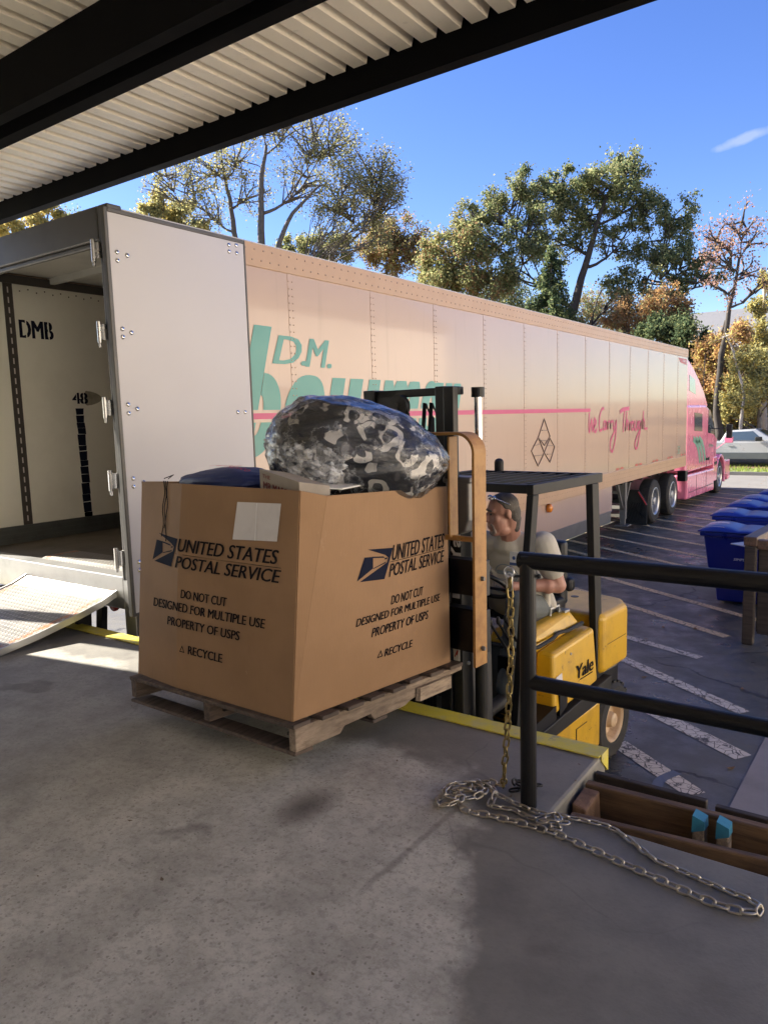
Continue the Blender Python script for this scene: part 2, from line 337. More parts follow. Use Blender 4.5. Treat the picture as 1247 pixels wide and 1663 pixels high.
# ---- mesh builder
class MB:
    def __init__(s): s.v = []; s.f = []; s.mi = []; s.cur = 0
    def add(s, vs, fs):
        o = len(s.v); s.v += [tuple(p) for p in vs]; s.f += [tuple(i + o for i in f) for f in fs]; s.mi += [s.cur] * len(fs); return s
    def box(s, x0, x1, y0, y1, z0, z1):
        return s.add([(x, y, z) for z in (z0, z1) for x, y in ((x0, y0), (x1, y0), (x1, y1), (x0, y1))],
                     [(3, 2, 1, 0), (4, 5, 6, 7), (0, 1, 5, 4), (1, 2, 6, 5), (2, 3, 7, 6), (3, 0, 4, 7)])
    def hexa(s, b, t):                  # bottom 4 pts, top 4 pts
        return s.add(list(b) + list(t), [(3, 2, 1, 0), (4, 5, 6, 7), (0, 1, 5, 4), (1, 2, 6, 5), (2, 3, 7, 6), (3, 0, 4, 7)])
    def bar(s, p, q, wd, ht, up=(0, 0, 1)):
        p, q = Vector(p), Vector(q); d = (q - p).normalized(); u = Vector(up)
        r = d.cross(u)
        if r.length < 1e-4: r = d.cross(Vector((0, 1, 0)))
        r.normalize(); u = r.cross(d); r *= wd / 2; u *= ht / 2
        return s.hexa([p - r - u, p + r - u, p + r + u, p - r + u], [q - r - u, q + r - u, q + r + u, q - r + u])
    def tube(s, pts, r, seg=10, closed=False, cap=True):
        pts = [Vector(p) for p in pts]; n = len(pts)
        rs = r if isinstance(r, (list, tuple)) else [r] * n
        vs = []; pu = None
        for i, p in enumerate(pts):
            if closed: d = pts[(i + 1) % n] - pts[i - 1]
            else: d = pts[min(i + 1, n - 1)] - pts[max(i - 1, 0)]
            d.normalize()
            if pu is None:
                u = d.cross(Vector((0, 0, 1)))
                if u.length < .05: u = d.cross(Vector((1, 0, 0)))
            else: u = pu - d * pu.dot(d)
            u.normalize(); pu = u; v = d.cross(u)
            for k in range(seg):
                a = 2 * PI * k / seg; vs.append(p + (u * math.cos(a) + v * math.sin(a)) * rs[i])
        fs = []
        for i in range(n if closed else n - 1):
            j = (i + 1) % n
            for k in range(seg):
                l = (k + 1) % seg; fs.append((i * seg + k, i * seg + l, j * seg + l, j * seg + k))
        if cap and not closed: fs += [tuple(range(seg))[::-1], tuple((n - 1) * seg + k for k in range(seg))]
        return s.add(vs, fs)
    def prism(s, poly, axis, a, b):     # poly in the two other axes (in xyz order)
        n = len(poly)
        def P(u, v, w): return {'X': (w, u, v), 'Y': (u, w, v), 'Z': (u, v, w)}[axis]
        vs = [P(u, v, a) for u, v in poly] + [P(u, v, b) for u, v in poly]
        return s.add(vs, [tuple(range(n))[::-1], tuple(range(n, 2 * n))] + [(i, (i + 1) % n, n + (i + 1) % n, n + i) for i in range(n)])
    def lathe(s, prof, c, axis='X', seg=40, closed=False):   # prof: (along axis, radius)
        c = Vector(c); vs = []; n = len(prof)
        for a, r in prof:
            for k in range(seg):
                t = 2 * PI * k / seg; co, si = r * math.cos(t), r * math.sin(t)
                vs.append(c + Vector({'X': (a, co, si), 'Y': (co, a, si), 'Z': (co, si, a)}[axis]))
        fs = []
        for i in range(n if closed else n - 1):
            j = (i + 1) % n
            for k in range(seg): fs.append((i * seg + k, i * seg + (k + 1) % seg, j * seg + (k + 1) % seg, j * seg + k))
        if not closed:                   # close small ends only: a wide first ring is an open rim
            if prof[0][1] < .12: fs.append(tuple(range(seg))[::-1])
            if prof[-1][1] < .12: fs.append(tuple((n - 1) * seg + k for k in range(seg)))
        return s.add(vs, fs)
    def ball(s, c, r, rot=None, nu=16, nv=10):
        c = Vector(c); r = r if isinstance(r, (tuple, list)) else (r, r, r); vs = []
        for i in range(nv + 1):
            ph = PI * i / nv
            for k in range(nu):
                t = 2 * PI * k / nu
                p = Vector((r[0] * math.sin(ph) * math.cos(t), r[1] * math.sin(ph) * math.sin(t), r[2] * math.cos(ph)))
                if rot: p = rot @ p
                vs.append(c + p)
        fs = [(i * nu + k, (i + 1) * nu + k, (i + 1) * nu + (k + 1) % nu, i * nu + (k + 1) % nu) for i in range(nv) for k in range(nu)]
        return s.add(vs, fs)
    def cap(s, p, q, r0, r1, seg=14):   # tapered capsule
        p, q = Vector(p), Vector(q); d = q - p; L = d.length; d.normalize(); pts = []; rs = []
        for i in range(6):
            a = PI / 2 * i / 5; pts.append(p - d * r0 * math.cos(a)); rs.append(max(r0 * math.sin(a), 1e-3))
        for i in range(6):
            a = PI / 2 * i / 5; pts.append(q + d * r1 * math.sin(a)); rs.append(max(r1 * math.cos(a), 1e-3))
        return s.tube(pts, rs, seg)
    def disc(s, c, n, r, h, seg=10):
        n = Vector(n).normalized(); c = Vector(c); return s.tube([c, c + n * h], [r, r * .75], seg)

MATS = {}
def mesh_obj(name, mb, material, parent=None, world=True, smooth=False, bevel=0, seg=2, solidify=0):
    vs = mb.v
    if parent is not None and world:
        inv = MATS[parent.name].inverted(); vs = [tuple(inv @ Vector(p)) for p in vs]
    me = bpy.data.meshes.new(name); me.from_pydata(vs, [], mb.f)
    for m in (material if isinstance(material, list) else [material]): me.materials.append(m)
    if any(mb.mi): me.polygons.foreach_set('material_index', mb.mi)
    bm = bmesh.new(); bm.from_mesh(me); bmesh.ops.recalc_face_normals(bm, faces=bm.faces); bm.to_mesh(me); bm.free()
    if smooth: me.polygons.foreach_set('use_smooth', [True] * len(me.polygons))
    o = bpy.data.objects.new(name, me); COL.objects.link(o)
    if parent is not None: o.parent = parent; MATS[o.name] = MATS[parent.name]
    else: MATS[o.name] = Matrix()
    if solidify:
        k = o.modifiers.new('solid', 'SOLIDIFY'); k.thickness = solidify; k.offset = 0
    if bevel:
        k = o.modifiers.new('bevel', 'BEVEL'); k.width = bevel; k.segments = seg; k.limit_method = 'ANGLE'; k.angle_limit = math.radians(40)
        k.harden_normals = False
    return o
def tag(o, label=None, cat=None, group=None, kind=None):
    if label: o['label'] = label
    if cat: o['category'] = cat
    if group: o['group'] = group
    if kind: o['kind'] = kind
    return o
def thing(name, label, cat, loc=(0, 0, 0), rz=0., group=None):
    o = bpy.data.objects.new(name, None); COL.objects.link(o); o.location = loc; o.rotation_euler = (0, 0, rz)
    o.empty_display_size = .2
    MATS[o.name] = Matrix.Translation(loc) @ Matrix.Rotation(rz, 4, 'Z'); return tag(o, label, cat, group)
def structure(name, mb, material, **k):
    return tag(mesh_obj(name, mb, material, **k), kind='structure')
def copy_tree(o, parent=None):
    c = o.copy(); COL.objects.link(c)
    if parent is not None: c.parent = parent
    for ch in list(o.children): copy_tree(ch, c)
    return c

# ---- lettering: text outline mapped through a function f(x, y) -> point, x and y in text units of the fitted box
def text_mesh(s, shear=0., bold=0.):
    cu = bpy.data.curves.new('t', 'FONT'); cu.body = s; cu.size = 1; cu.shear = shear; cu.offset = bold; cu.resolution_u = 3
    ob = bpy.data.objects.new('t', cu); COL.objects.link(ob); dg = bpy.context.evaluated_depsgraph_get(); dg.update()
    me = bpy.data.meshes.new_from_object(ob.evaluated_get(dg)); bpy.data.objects.remove(ob); bpy.data.curves.remove(cu)
    v = np.array([p.co[:2] for p in me.vertices]); f = [tuple(p.vertices) for p in me.polygons]; bpy.data.meshes.remove(me)
    return v, f
def text_into(mb, s, f, w, h, shear=0., bold=0., x0=0., y0=0.):
    v, fs = text_mesh(s, shear, 0)
    mn, mx = v.min(0), v.max(0); sx_ = w / (mx - mn)[0]; v = (v - mn) / (mx - mn) * np.array([w, h]) + np.array([x0, y0])
    k = 1 if bold < .004 else 3
    for i in range(k):                   # bold: thin layers side by side, each a hair prouder than the last
        dx = 0 if k == 1 else (i - 1) * bold * 1.3 * sx_; P = []
        for a, b in v:
            p = Vector(f(a + dx, b)); p = p + (CAM - p).normalized() * (i * .0008); P.append(p)
        mb.add(P, fs)
    return mb
def flat_poly(mb, pts, f):
    mb.add([f(a, b) for a, b in pts], [tuple(range(len(pts)))]); return mb
def ribbon(mb, pts, wd, f):             # flat ribbon along a 2-D polyline
    P = [np.array(p, float) for p in pts]
    # subdivide with Catmull-Rom for a drawn look
    Q = []
    for i in range(len(P) - 1):
        a, b, c, d = P[max(i - 1, 0)], P[i], P[i + 1], P[min(i + 2, len(P) - 1)]
        for t in (0, .25, .5, .75): Q.append(.5 * (2 * b + (c - a) * t + (2 * a - 5 * b + 4 * c - d) * t * t + (3 * b - 3 * c + d - a) * t ** 3))
    Q.append(P[-1]); L = []
    for i, q in enumerate(Q):
        d = Q[min(i + 1, len(Q) - 1)] - Q[max(i - 1, 0)]; d = d / (np.linalg.norm(d) + 1e-9); n = np.array([-d[1], d[0]]) * wd / 2
        L.append((q + n, q - n))
    vs = [f(*p) for pr in L for p in pr]
    mb.add(vs, [(2 * i, 2 * i + 1, 2 * i + 3, 2 * i + 2) for i in range(len(L) - 1)]); return mb

# ================================================================== SETTING
GZ = -1.05                                               # asphalt level; the dock floor is z = 0
b = MB(); b.box(-400, 400, -60, 900, GZ - .3, GZ); structure('asphalt_ground', b, M['asphalt'])
# dock slab, with the notch for the bumper timbers at its right end
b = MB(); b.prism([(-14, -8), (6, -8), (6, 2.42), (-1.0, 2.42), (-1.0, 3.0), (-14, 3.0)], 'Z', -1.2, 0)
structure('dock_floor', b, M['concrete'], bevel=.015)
b = MB()
b.prism([(2.905, .004), (3.004, .004), (3.004, -.09), (3.010, -.09), (3.010, .011), (2.905, .011)], 'X', -13.9, -1.0)
b.prism([(2.93, .011), (3.01, .011), (3.01, -.09), (2.93, -.02)], 'X', -1.0, -.994)
structure('dock_edge_strip', b, M['yellowedge'])
# lighter concrete pad at the right, level with the asphalt
b = MB(); b.prism([(-.84, 3.4), (8, 3.4), (8, 7.0), (-.76, 7.0)], 'Z', GZ, GZ + .006)
structure('concrete_pad', b, mat('pale_concrete', (.24, .22, .21), .8, dirt=.4, dscale=2, bump=.3))
# painted lines of the yard: newer yellowish ones farther out, cracked white ones near the dock
def slope_line(mb, x0, y0, x1, y1, wd):
    d = Vector((x1 - x0, y1 - y0, 0)).normalized(); n = Vector((-d.y, d.x, 0)) * wd / 2
    p, q = Vector((x0, y0, GZ + .004)), Vector((x1, y1, GZ + .004)); mb.add([p - n, q - n, q + n, p + n], [(0, 1, 2, 3)])
b = MB()
for x1, y1 in ((-1.53, 8.60), (-1.30, 9.45), (-1.2, 10.5), (-1.2, 11.3), (-1.2, 12.3), (-1.2, 13.3), (-1.2, 14.35), (-1.2, 15.35), (-1.2, 16.4), (-1.2, 17.45), (-1.2, 18.5), (-1.2, 19.6), (-1.2, 20.7), (-1.2, 21.8), (-1.2, 22.9)):
    k = .86; x0 = -5.6; L = x1 - x0; sl = -.62 + .09 * max(0, 12 - y1) * .0
    slope_line(b, x0, y1 + L * .62, x1, y1, .12)
structure('yard_lines', b, M['stripe'])
b = MB()
slope_line(b, -2.62, 8.12, -1.62, 7.72, .12); slope_line(b, -2.9, 7.72, -1.0, 6.45, .13)
slope_line(b, -2.6, 6.72, -.86, 5.58, .16); slope_line(b, -2.2, 5.72, -1.02, 4.85, .15)
structure('worn_yard_lines', b, M['stripe_old'])
# patched sealant smears on the asphalt near the timbers
b = MB()
for pts, wd in (([(-1.25, 4.35), (-1.22, 4.6), (-1.27, 4.9), (-1.2, 5.1)], .07), ([(-1.0, 4.3), (-.95, 4.55), (-.8, 4.75), (-.72, 4.78)], .08), ([(-1.3, 4.75), (-1.32, 4.55), (-1.25, 4.4)], .05)):
    ribbon(b, pts, wd, lambda x, y: (x, y, GZ + .0045))
structure('sealant_smears', b, mat('grey_blue_sealant', (.10, .115, .15), .55, dirt=.6, dscale=9))
# far side: sunlit drive, kerb, grass verge
b = MB(); b.box(-60, 60, 24.6, 30.6, GZ, GZ + .004); structure('far_drive', b, mat('pale_drive', (.17, .16, .145), .85, dirt=.3, dscale=1.))
b = MB(); b.box(-60, 60, 30.6, 30.78, GZ, GZ + .13); structure('verge_kerb', b, mat('kerb_concrete', (.13, .125, .115), .8, dirt=.4))
b = MB(); b.box(-90, 60, 30.78, 140, GZ, GZ + .10); structure('grass_verge', b, mat('rough_grass', (.13, .17, .04), .9, dirt=.8, dcol=(.22, .2, .07), dscale=2, bump=.5))
# ground beyond the trailer rises as a leaf covered slope
b = MB(); b.prism([(33, GZ + .1), (40, GZ + .4), (60, 2.0), (140, 3.5), (140, -2), (33, -2)], 'X', -160, 60)
structure('leafy_bank', b, mat('leaf_litter', (.16, .10, .045), .95, dirt=.9, dcol=(.09, .09, .03), dscale=3, bump=.4))

b = MB(); b.box(1.6, 60, -40, 24.5, GZ, GZ + .003); structure('bounce_yard', b, mat('bounce_concrete', (.74, .67, .56), .8, dirt=.15, dscale=.5))  # unseen pale ground added to bounce warm sunlight onto dock and trailer
# building behind the dock (out of the picture, shades the dock)
bd = thing('dock_building', 'pale block dock building behind the loading platform', 'building', (-2, -4.2, 0))
b = MB(); b.box(-14, 6, -4.5, -4.2, -1.2, 5.2); b.box(-8.3, -8.05, -4.2, 1.76, 1.95, 4.1); mesh_obj('wall', b, mat('painted_block', (.68, .64, .56), .85, dirt=.2), bd)  # second box: unseen slab added at left, hung to trim the sun patch
# white building across the yard, only mirrored in the trailer's paint
yb = thing('yard_building', 'long white clapboard building across the yard', 'building', (11, 16, GZ))
b = MB(); b.box(11, 17, -6, 34, GZ, 6.0); mesh_obj('wall', b, mat('cream_cladding', (.76, .68, .56), .7, dirt=.1), yb)
b = MB(); b.prism([(10.6, 6.0), (17.4, 6.0), (14, 8)], 'Y', -6.3, 34.3); mesh_obj('roof', b, mat('grey_shingle', (.10, .10, .10), .9, dirt=.4), yb)
for y in (8, 12.5, 17, 21.5, 26, 30.5):
    b = MB(); b.box(10.93, 11.02, y - .9, y + .9, .4, 3.0); wf = mesh_obj('window', b, M['white'], yb)
    b = MB(); b.box(10.915, 10.93, y - .72, y + .72, .55, 2.85); mesh_obj('pane', b, M['glass'], wf)

# ------------------------------------------------------------------ canopy
cn = thing('dock_canopy', 'ribbed steel canopy over the dock with black beams', 'canopy', (-2, 0, 0))
XL, XR = -7.55, 1.2
b = MB(); p = .152; zt, zb = 3.50, 3.445; x = XL; top = []
while x < XR:
    top += [(x, zb), (x + .090, zb), (x + .106, zt), (x + .136, zt)]; x += p
for yy0, yy1 in ((-4.2, 3.59),):
    n = len(top); vs = [(u, yy0, v) for u, v in top] + [(u, yy1, v) for u, v in top]
    b.add(vs, [(i, i + 1, n + i + 1, n + i) for i in range(n - 1)])
b.box(XL, XR, -4.2, 3.68, 3.515, 3.56)
dk = mesh_obj('roof_deck', b, M['deck'], cn)
b = MB(); b.box(XL, XR, 3.60, 3.606, 3.30, 3.56); b.box(XL, XR, 3.606, 3.68, 3.30, 3.308); mesh_obj('front_beam', b, M['blacksteel'], cn)
b = MB(); b.box(XL, XR, 2.30, 2.312, 3.17, 3.443); b.box(XL, XR, 2.312, 2.375, 3.17, 3.180); mesh_obj('cross_beam', b, M['blacksteel'], cn)
b = MB(); b.box(XL, XR, 2.475, 2.487, 3.17, 3.443); b.box(XL, XR, 2.487, 2.56, 3.17, 3.180); mesh_obj('cross_beam', b, M['blacksteel'], cn)
for yb_ in (-.5, -3.): 
    b = MB(); b.box(XL, XR, yb_, yb_ + .15, 3.1, 3.443); mesh_obj('cross_beam', b, M['blacksteel'], cn)
b = MB(); b.box(-7.55, -7.44, 2.22, 2.36, -1.05, 3.17); mesh_obj('column', b, M['blacksteel'], cn, bevel=.01)

# ================================================================== TRAILER
XR_, XI, XLFT = -4.516, -4.575, -7.116
Y0, Y1, ZT, ZB, ZF = 3.18, 19.33, 2.935, .085, .36
tr = thing('box_trailer', 'long peach box trailer with teal lettering and open rear doors', 'trailer', (-5.816, Y0, GZ))
b = MB(); b.box(XI, XR_, Y0 + .12, Y1, ZB + .26, ZT - .19); side = mesh_obj('side_wall', b, M['peach'], tr)
b = MB(); b.box(XI, XR_ + .012, Y0 + .12, Y1, ZT - .19, ZT); b.box(XI, XR_ + .014, Y0 + .12, Y1, ZB, ZB + .26); mesh_obj('side_rail', b, M['peachrail'], tr, bevel=.004)
b = MB(); b.box(XLFT, XLFT + .06, Y0 + .12, Y1, ZB, ZT); mesh_obj('side_wall', b, M['peach'], tr)
b = MB(); b.box(XLFT + .06, XI, Y1 - .06, Y1, ZB, ZT); mesh_obj('front_wall', b, M['peach'], tr)
b = MB(); b.box(XLFT + .06, XI, Y0 + .12, Y1 - .06, ZF - .2, ZF); mesh_obj('cargo_floor', b, M['floor_tr'], tr)
b = MB(); b.box(XLFT, XR_, Y0 + .12, Y1, ZT, ZT + .012)
for k in range(26): b.box(XLFT + .06, XI, Y0 + .45 + k * .61, Y0 + .50 + k * .61, ZT - .06, ZT)
mesh_obj('roof', b, mat('trailer_roof_sheet', (.5, .5, .48), .5, dirt=.3), tr)
# liner of the far wall as seen through the doorway
b = MB(); b.box(XLFT + .06, XLFT + .085, Y0 + .13, Y1 - .07, ZF + .16, ZT - .10); lin = mesh_obj('liner', b, M['wall_in'], tr)
b = MB(); b.box(XLFT + .06, XLFT + .10, Y0 + .13, Y1 - .07, ZT - .10, ZT - .02)
for k in range(12): b.box(XLFT + .085, XLFT + .092, 3.765 + k * 1.22, 3.855 + k * 1.22, ZF + .16, ZT - .10)
mesh_obj('logistic_post', b, M['trim'], tr)
b = MB()
for k in range(3):
    for j in range(24): b.box(XLFT + .092, XLFT + .0935, 3.803 + k * 1.22, 3.815 + k * 1.22, .56 + j * .095, .615 + j * .095)
mesh_obj('post_slot', b, M['reflector'], tr)
b = MB(); b.box(XLFT + .085, XLFT + .115, Y0 + .13, Y1 - .07, ZF, ZF + .165)
for k in range(3): b.box(XLFT + .115, XLFT + .121, Y0 + .13, Y1 - .07, ZF + .03 + k * .05, ZF + .045 + k * .05)
mesh_obj('scuff_plate', b, M['kick'], tr)
b = MB()
for k in range(20): b.disc((XLFT + .085, 3.93 + k * .085, ZT - .16 + (k % 2) * .022), (1, 0, 0), .008, .004, 6)
mesh_obj('liner_rivet', b, M['trim'], tr)
fi = lambda y, z: (XLFT + .0865, y, z)
def stencil(mb, s, y0, z0, wd, h):      # stencil letters with their bridges cut through
    text_into(mb, s, fi, wd, h, 0, .035, y0, z0)
b = MB(); stencil(b, 'DMB', 3.90, 2.335, .335, .17); stencil(b, '48', 4.395, 1.70, .165, .115); mesh_obj('lettering', b, M['navyink'], lin)
b = MB(); f2 = lambda y, z: (XLFT + .088, y, z)
for y in (3.955, 4.185): flat_poly(b, [(y, 2.33), (y + .012, 2.33), (y + .012, 2.51), (y, 2.51)], f2)
for y in (4.435, 4.515): flat_poly(b, [(y, 1.695), (y + .008, 1.695), (y + .008, 1.82), (y, 1.82)], f2)
mesh_obj('stencil_bridge', b, M['wall_in'], lin)
b = MB()
zz = 1.655
while zz > .56:
    hh = random.uniform(.05, .12); dy = random.uniform(-.006, .006)
    flat_poly(b, [(4.425 + dy, zz - hh + (.001 if random.random() < .6 else .006)), (4.515 + dy + random.uniform(-.01, .006), zz - hh + (.001 if random.random() < .5 else .009)), (4.513 + dy, zz), (4.42 + dy, zz)], fi); zz -= hh
flat_poly(b, [(4.43, .5), (4.515, .5), (4.515, .57), (4.43, .57)], fi)
mesh_obj('black_tape', b, M['navyink'], lin)
b = MB(); flat_poly(b, [(4.50 + .17 * math.cos(t) * (1.0 if math.cos(t) > 0 else .2) + .06, 1.76 + .075 * math.sin(t) * (1 - .15 * math.cos(t))) for t in np.linspace(0, 2 * PI, 30)[:-1]], lambda y, z: (XLFT + .0858, y, z))
mesh_obj('scuffed_patch', b, mat('scuffed_patch', (.36, .35, .28), .7, dirt=.8, dscale=9), lin)
# rear frame
b = MB()
b.prism([(XI - .045, Y0), (XR_ + .01, Y0), (XR_ + .01, Y0 + .12), (XI - .045, Y0 + .12)], 'Z', -.07, ZT + .03)
b.box(XLFT - .01, XLFT + .12, Y0, Y0 + .12, -.07, ZT + .03)
b.box(XLFT + .12, XI - .045, Y0, Y0 + .12, ZT - .20, ZT + .03)
b.box(XLFT + .12, XI - .045, Y0 + .01, Y0 + .04, ZT - .24, ZT - .20)
mesh_obj('rear_frame', b, M['trim'], tr, bevel=.012)
b = MB(); b.box(XLFT + .12, XI - .045, Y0 - .01, Y0 + .14, ZF - .24, ZF + .004); mesh_obj('rear_sill', b, M['alu'], tr, bevel=.006)
b = MB(); b.box(XI - .052, XI - .046, Y0 - .004, Y0 + .115, -.07, .52); b.box(XI - .05, XR_ + .012, Y0 - .008, Y0, -.07, .34); mesh_obj('post_guard', b, M['alu'], tr)
b = MB(); b.box(-6.4, -5.2, Y0 - .02, Y0 + .08, -.62, -.50); b.bar((-5.0, Y0 + .05, ZB), (-5.05, Y0 + .02, -.62), .07, .05, (0, 1, 0)); b.bar((-6.5, Y0 + .05, ZB), (-6.45, Y0 + .02, -.62), .07, .05, (0, 1, 0)); mesh_obj('rear_underride_guard', b, M['black'], tr)
b = MB(); b.lathe([(-.02, .055), (.0, .055), (.006, .03)], (-4.78, Y0 + .02, .14), 'Y', 18); mesh_obj('tail_light', b, M['red'], tr, smooth=True)
# open door folded flat against the side
b = MB(); b.box(-4.478, -4.442, 3.135, 4.378, .125, 2.885); dr = mesh_obj('door', b, M['doorwhite'], tr, bevel=.004)
b = MB(); t = .018
b.box(-4.482, -4.438, 3.135, 4.378, 2.885, 2.915); b.box(-4.482, -4.438, 3.105, 3.135, .10, 2.915); b.box(-4.482, -4.438, 4.378, 4.396, .10, 2.915); b.box(-4.482, -4.438, 3.135, 4.378, .10, .125)
mesh_obj('door_frame', b, M['trim'], dr, bevel=.006)
b = MB()
for y, z in ((3.19, 2.63), (3.19, 2.575), (3.27, 2.62), (3.19, 2.12), (3.19, 2.065), (3.26, 2.1), (3.193, 1.604), (3.193, 1.544), (3.266, 1.574), (3.19, 1.088), (3.19, 1.031), (3.275, 1.054), (3.19, .49), (3.19, .43),
             (4.22, 2.85), (4.22, 2.80), (4.30, 2.86), (4.30, 2.80), (4.222, 1.544), (4.304, 1.543)):
    b.lathe([(0, .017), (.004, .016), (.009, .009), (.010, .0)], (-4.442, y, z), 'X', 14)
mesh_obj('door_bolt', b, M['chrome'], dr, smooth=True)
for z in (2.665, 2.113, 1.588, 1.069, .505):
    b = MB(); b.tube([(-4.648, Y0 - .03, z - .075), (-4.648, Y0 - .03, z + .075)], .016, 14); b.tube([(-4.648, Y0 - .03, z - .105), (-4.648, Y0 - .03, z - .075)], .011, 8); b.box(-4.648, -4.60, Y0 - .02, Y0, z - .055, z + .055)
    mesh_obj('hinge', b, M['steel'], tr, smooth=False, bevel=.002)
# the far door, folded along the left side
b = MB(); b.box(-7.19, -7.15, 3.13, 4.38, .1, 2.9); mesh_obj('door', b, M['doorwhite'], tr)
# seams and rivets
b = MB(); sy = [4.996 + 1.2205 * k for k in range(12)]
for y in sy: b.box(XR_, XR_ + .003, y - .035, y + .035, ZB + .26, ZT - .19)
mesh_obj('seam_strip', b, M['peach'], tr)
b = MB()
for y in sy:
    z = ZB + .30
    while z < ZT - .2:
        for dy in (-.022, .022): b.disc((XR_ + .003, y + dy, z), (1, 0, 0), .0075, .005, 6)
        z += .062
y = Y0 + .2
while y < Y1:
    for z in (ZT - .05, ZT - .135, ZB + .19, ZB + .10): b.disc((XR_ + .012, y + (.03 if z in (ZT - .05, ZB + .19) else 0), z), (1, 0, 0), .009, .005, 6)
    y += .105
mesh_obj('rivet', b, mat('rivet_heads', (.40, .285, .21), .4, .1, dirt=.2), tr)
# lettering on the side
fx = lambda y, z: (XR_ + .0042, y, z)
b = MB()
SH = lambda s_, z: fx(s_ + (z - 1.17) * .30, z)              # forward-slanting letter space
def bars(xs, join, w_=.20):              # upright strokes joined along the top ('n', 'm') or the bottom ('w'), rounded at the joints
    for x0, x1 in xs: flat_poly(b, [(x0, 1.17), (x1, 1.17), (x1, 1.86), (x0, 1.86)] if not join else ([(x0, 1.17), (x1, 1.17), (x1, 1.78), ((x0 + x1) / 2 + .05, 1.86), (x0, 1.86)] if join == 'top' else [(x0 + .04, 1.17), (x1 - .04, 1.17), (x1, 1.27), (x1, 1.86), (x0, 1.86), (x0, 1.25)]), SH)
    for (a0, a1), (c0, c1) in zip(xs, xs[1:]):
        if join == 'top': flat_poly(b, [(a1, 1.62), (c0, 1.70), (c0, 1.85), (a1 + (c0 - a1) * .5, 1.86), (a1, 1.80)], SH)
        else: flat_poly(b, [(a1, 1.24), (a1 + (c0 - a1) * .4, 1.17), (c0, 1.19), (c0, 1.40), (a1, 1.32)], SH)
def ring_(x0, x1, i0, i1, z0=1.155, z1=1.875, j0=1.36, j1=1.69):
    oc, ic = ((x0 + x1) / 2, (z0 + z1) / 2), ((i0 + i1) / 2, (j0 + j1) / 2); N = 36; vs = []
    for k in range(N):
        t = 2 * PI * k / N; q = lambda v: math.copysign(abs(v) ** .8, v)
        vs += [SH(oc[0] + (x1 - x0) / 2 * q(math.cos(t)), oc[1] + (z1 - z0) / 2 * q(math.sin(t))), SH(ic[0] + (i1 - i0) / 2 * q(math.cos(t)), ic[1] + (j1 - j0) / 2 * q(math.sin(t)))]
    b.add(vs, [(2 * k, (2 * k + 2) % (2 * N), (2 * k + 3) % (2 * N), 2 * k + 1) for k in range(N)])
flat_poly(b, [(4.195, 1.17), (4.405, 1.17), (4.405, 2.27), (4.195, 2.27)], SH)
N = 20; arcs = [(-PI / 2 + PI * k / (N - 1)) for k in range(N)]
b.add([p for t in arcs for p in (SH(4.41 + .275 * math.cos(t), 1.515 + .36 * math.sin(t)), SH(4.41 + .06 * math.cos(t), 1.515 + .17 * math.sin(t)))], [(2 * k, 2 * k + 2, 2 * k + 3, 2 * k + 1) for k in range(N - 1)])
ring_(4.73, 5.27, 4.93, 5.075)
bars([(5.33, 5.53), (5.61, 5.82), (5.92, 6.12)], 'bot')
bars([(6.20, 6.39), (6.46, 6.65), (6.72, 6.91)], 'top')
ring_(6.97, 7.30, 7.13, 7.20); flat_poly(b, [(7.22, 1.17), (7.40, 1.17), (7.40, 1.86), (7.22, 1.86)], lambda y, z: Vector(SH(y, z)) + Vector((.0006, 0, 0)))
bars([(7.46, 7.63), (7.68, 7.84)], 'top')
text_into(b, 'D.', fx, .43, .25, .28, .02, 4.735, 1.955); text_into(b, 'M.', fx, .36, .26, .28, .02, 5.16, 1.945)
mesh_obj('company_lettering', b, M['teal'], tr)
b = MB(); fw = lambda y, z: (XR_ + .0080, y, z); flat_poly(b, [(4.4, 1.455), (8.1, 1.455), (8.1, 1.56), (4.4, 1.56)], fw); mesh_obj('stripe_border', b, M['peach'], tr)
b = MB(); fm = lambda y, z: (XR_ + .0095, y, z); flat_poly(b, [(4.4, 1.482), (12.53, 1.478), (12.53, 1.537), (4.4, 1.533)], fm); mesh_obj('side_stripe', b, M['magenta'], tr)
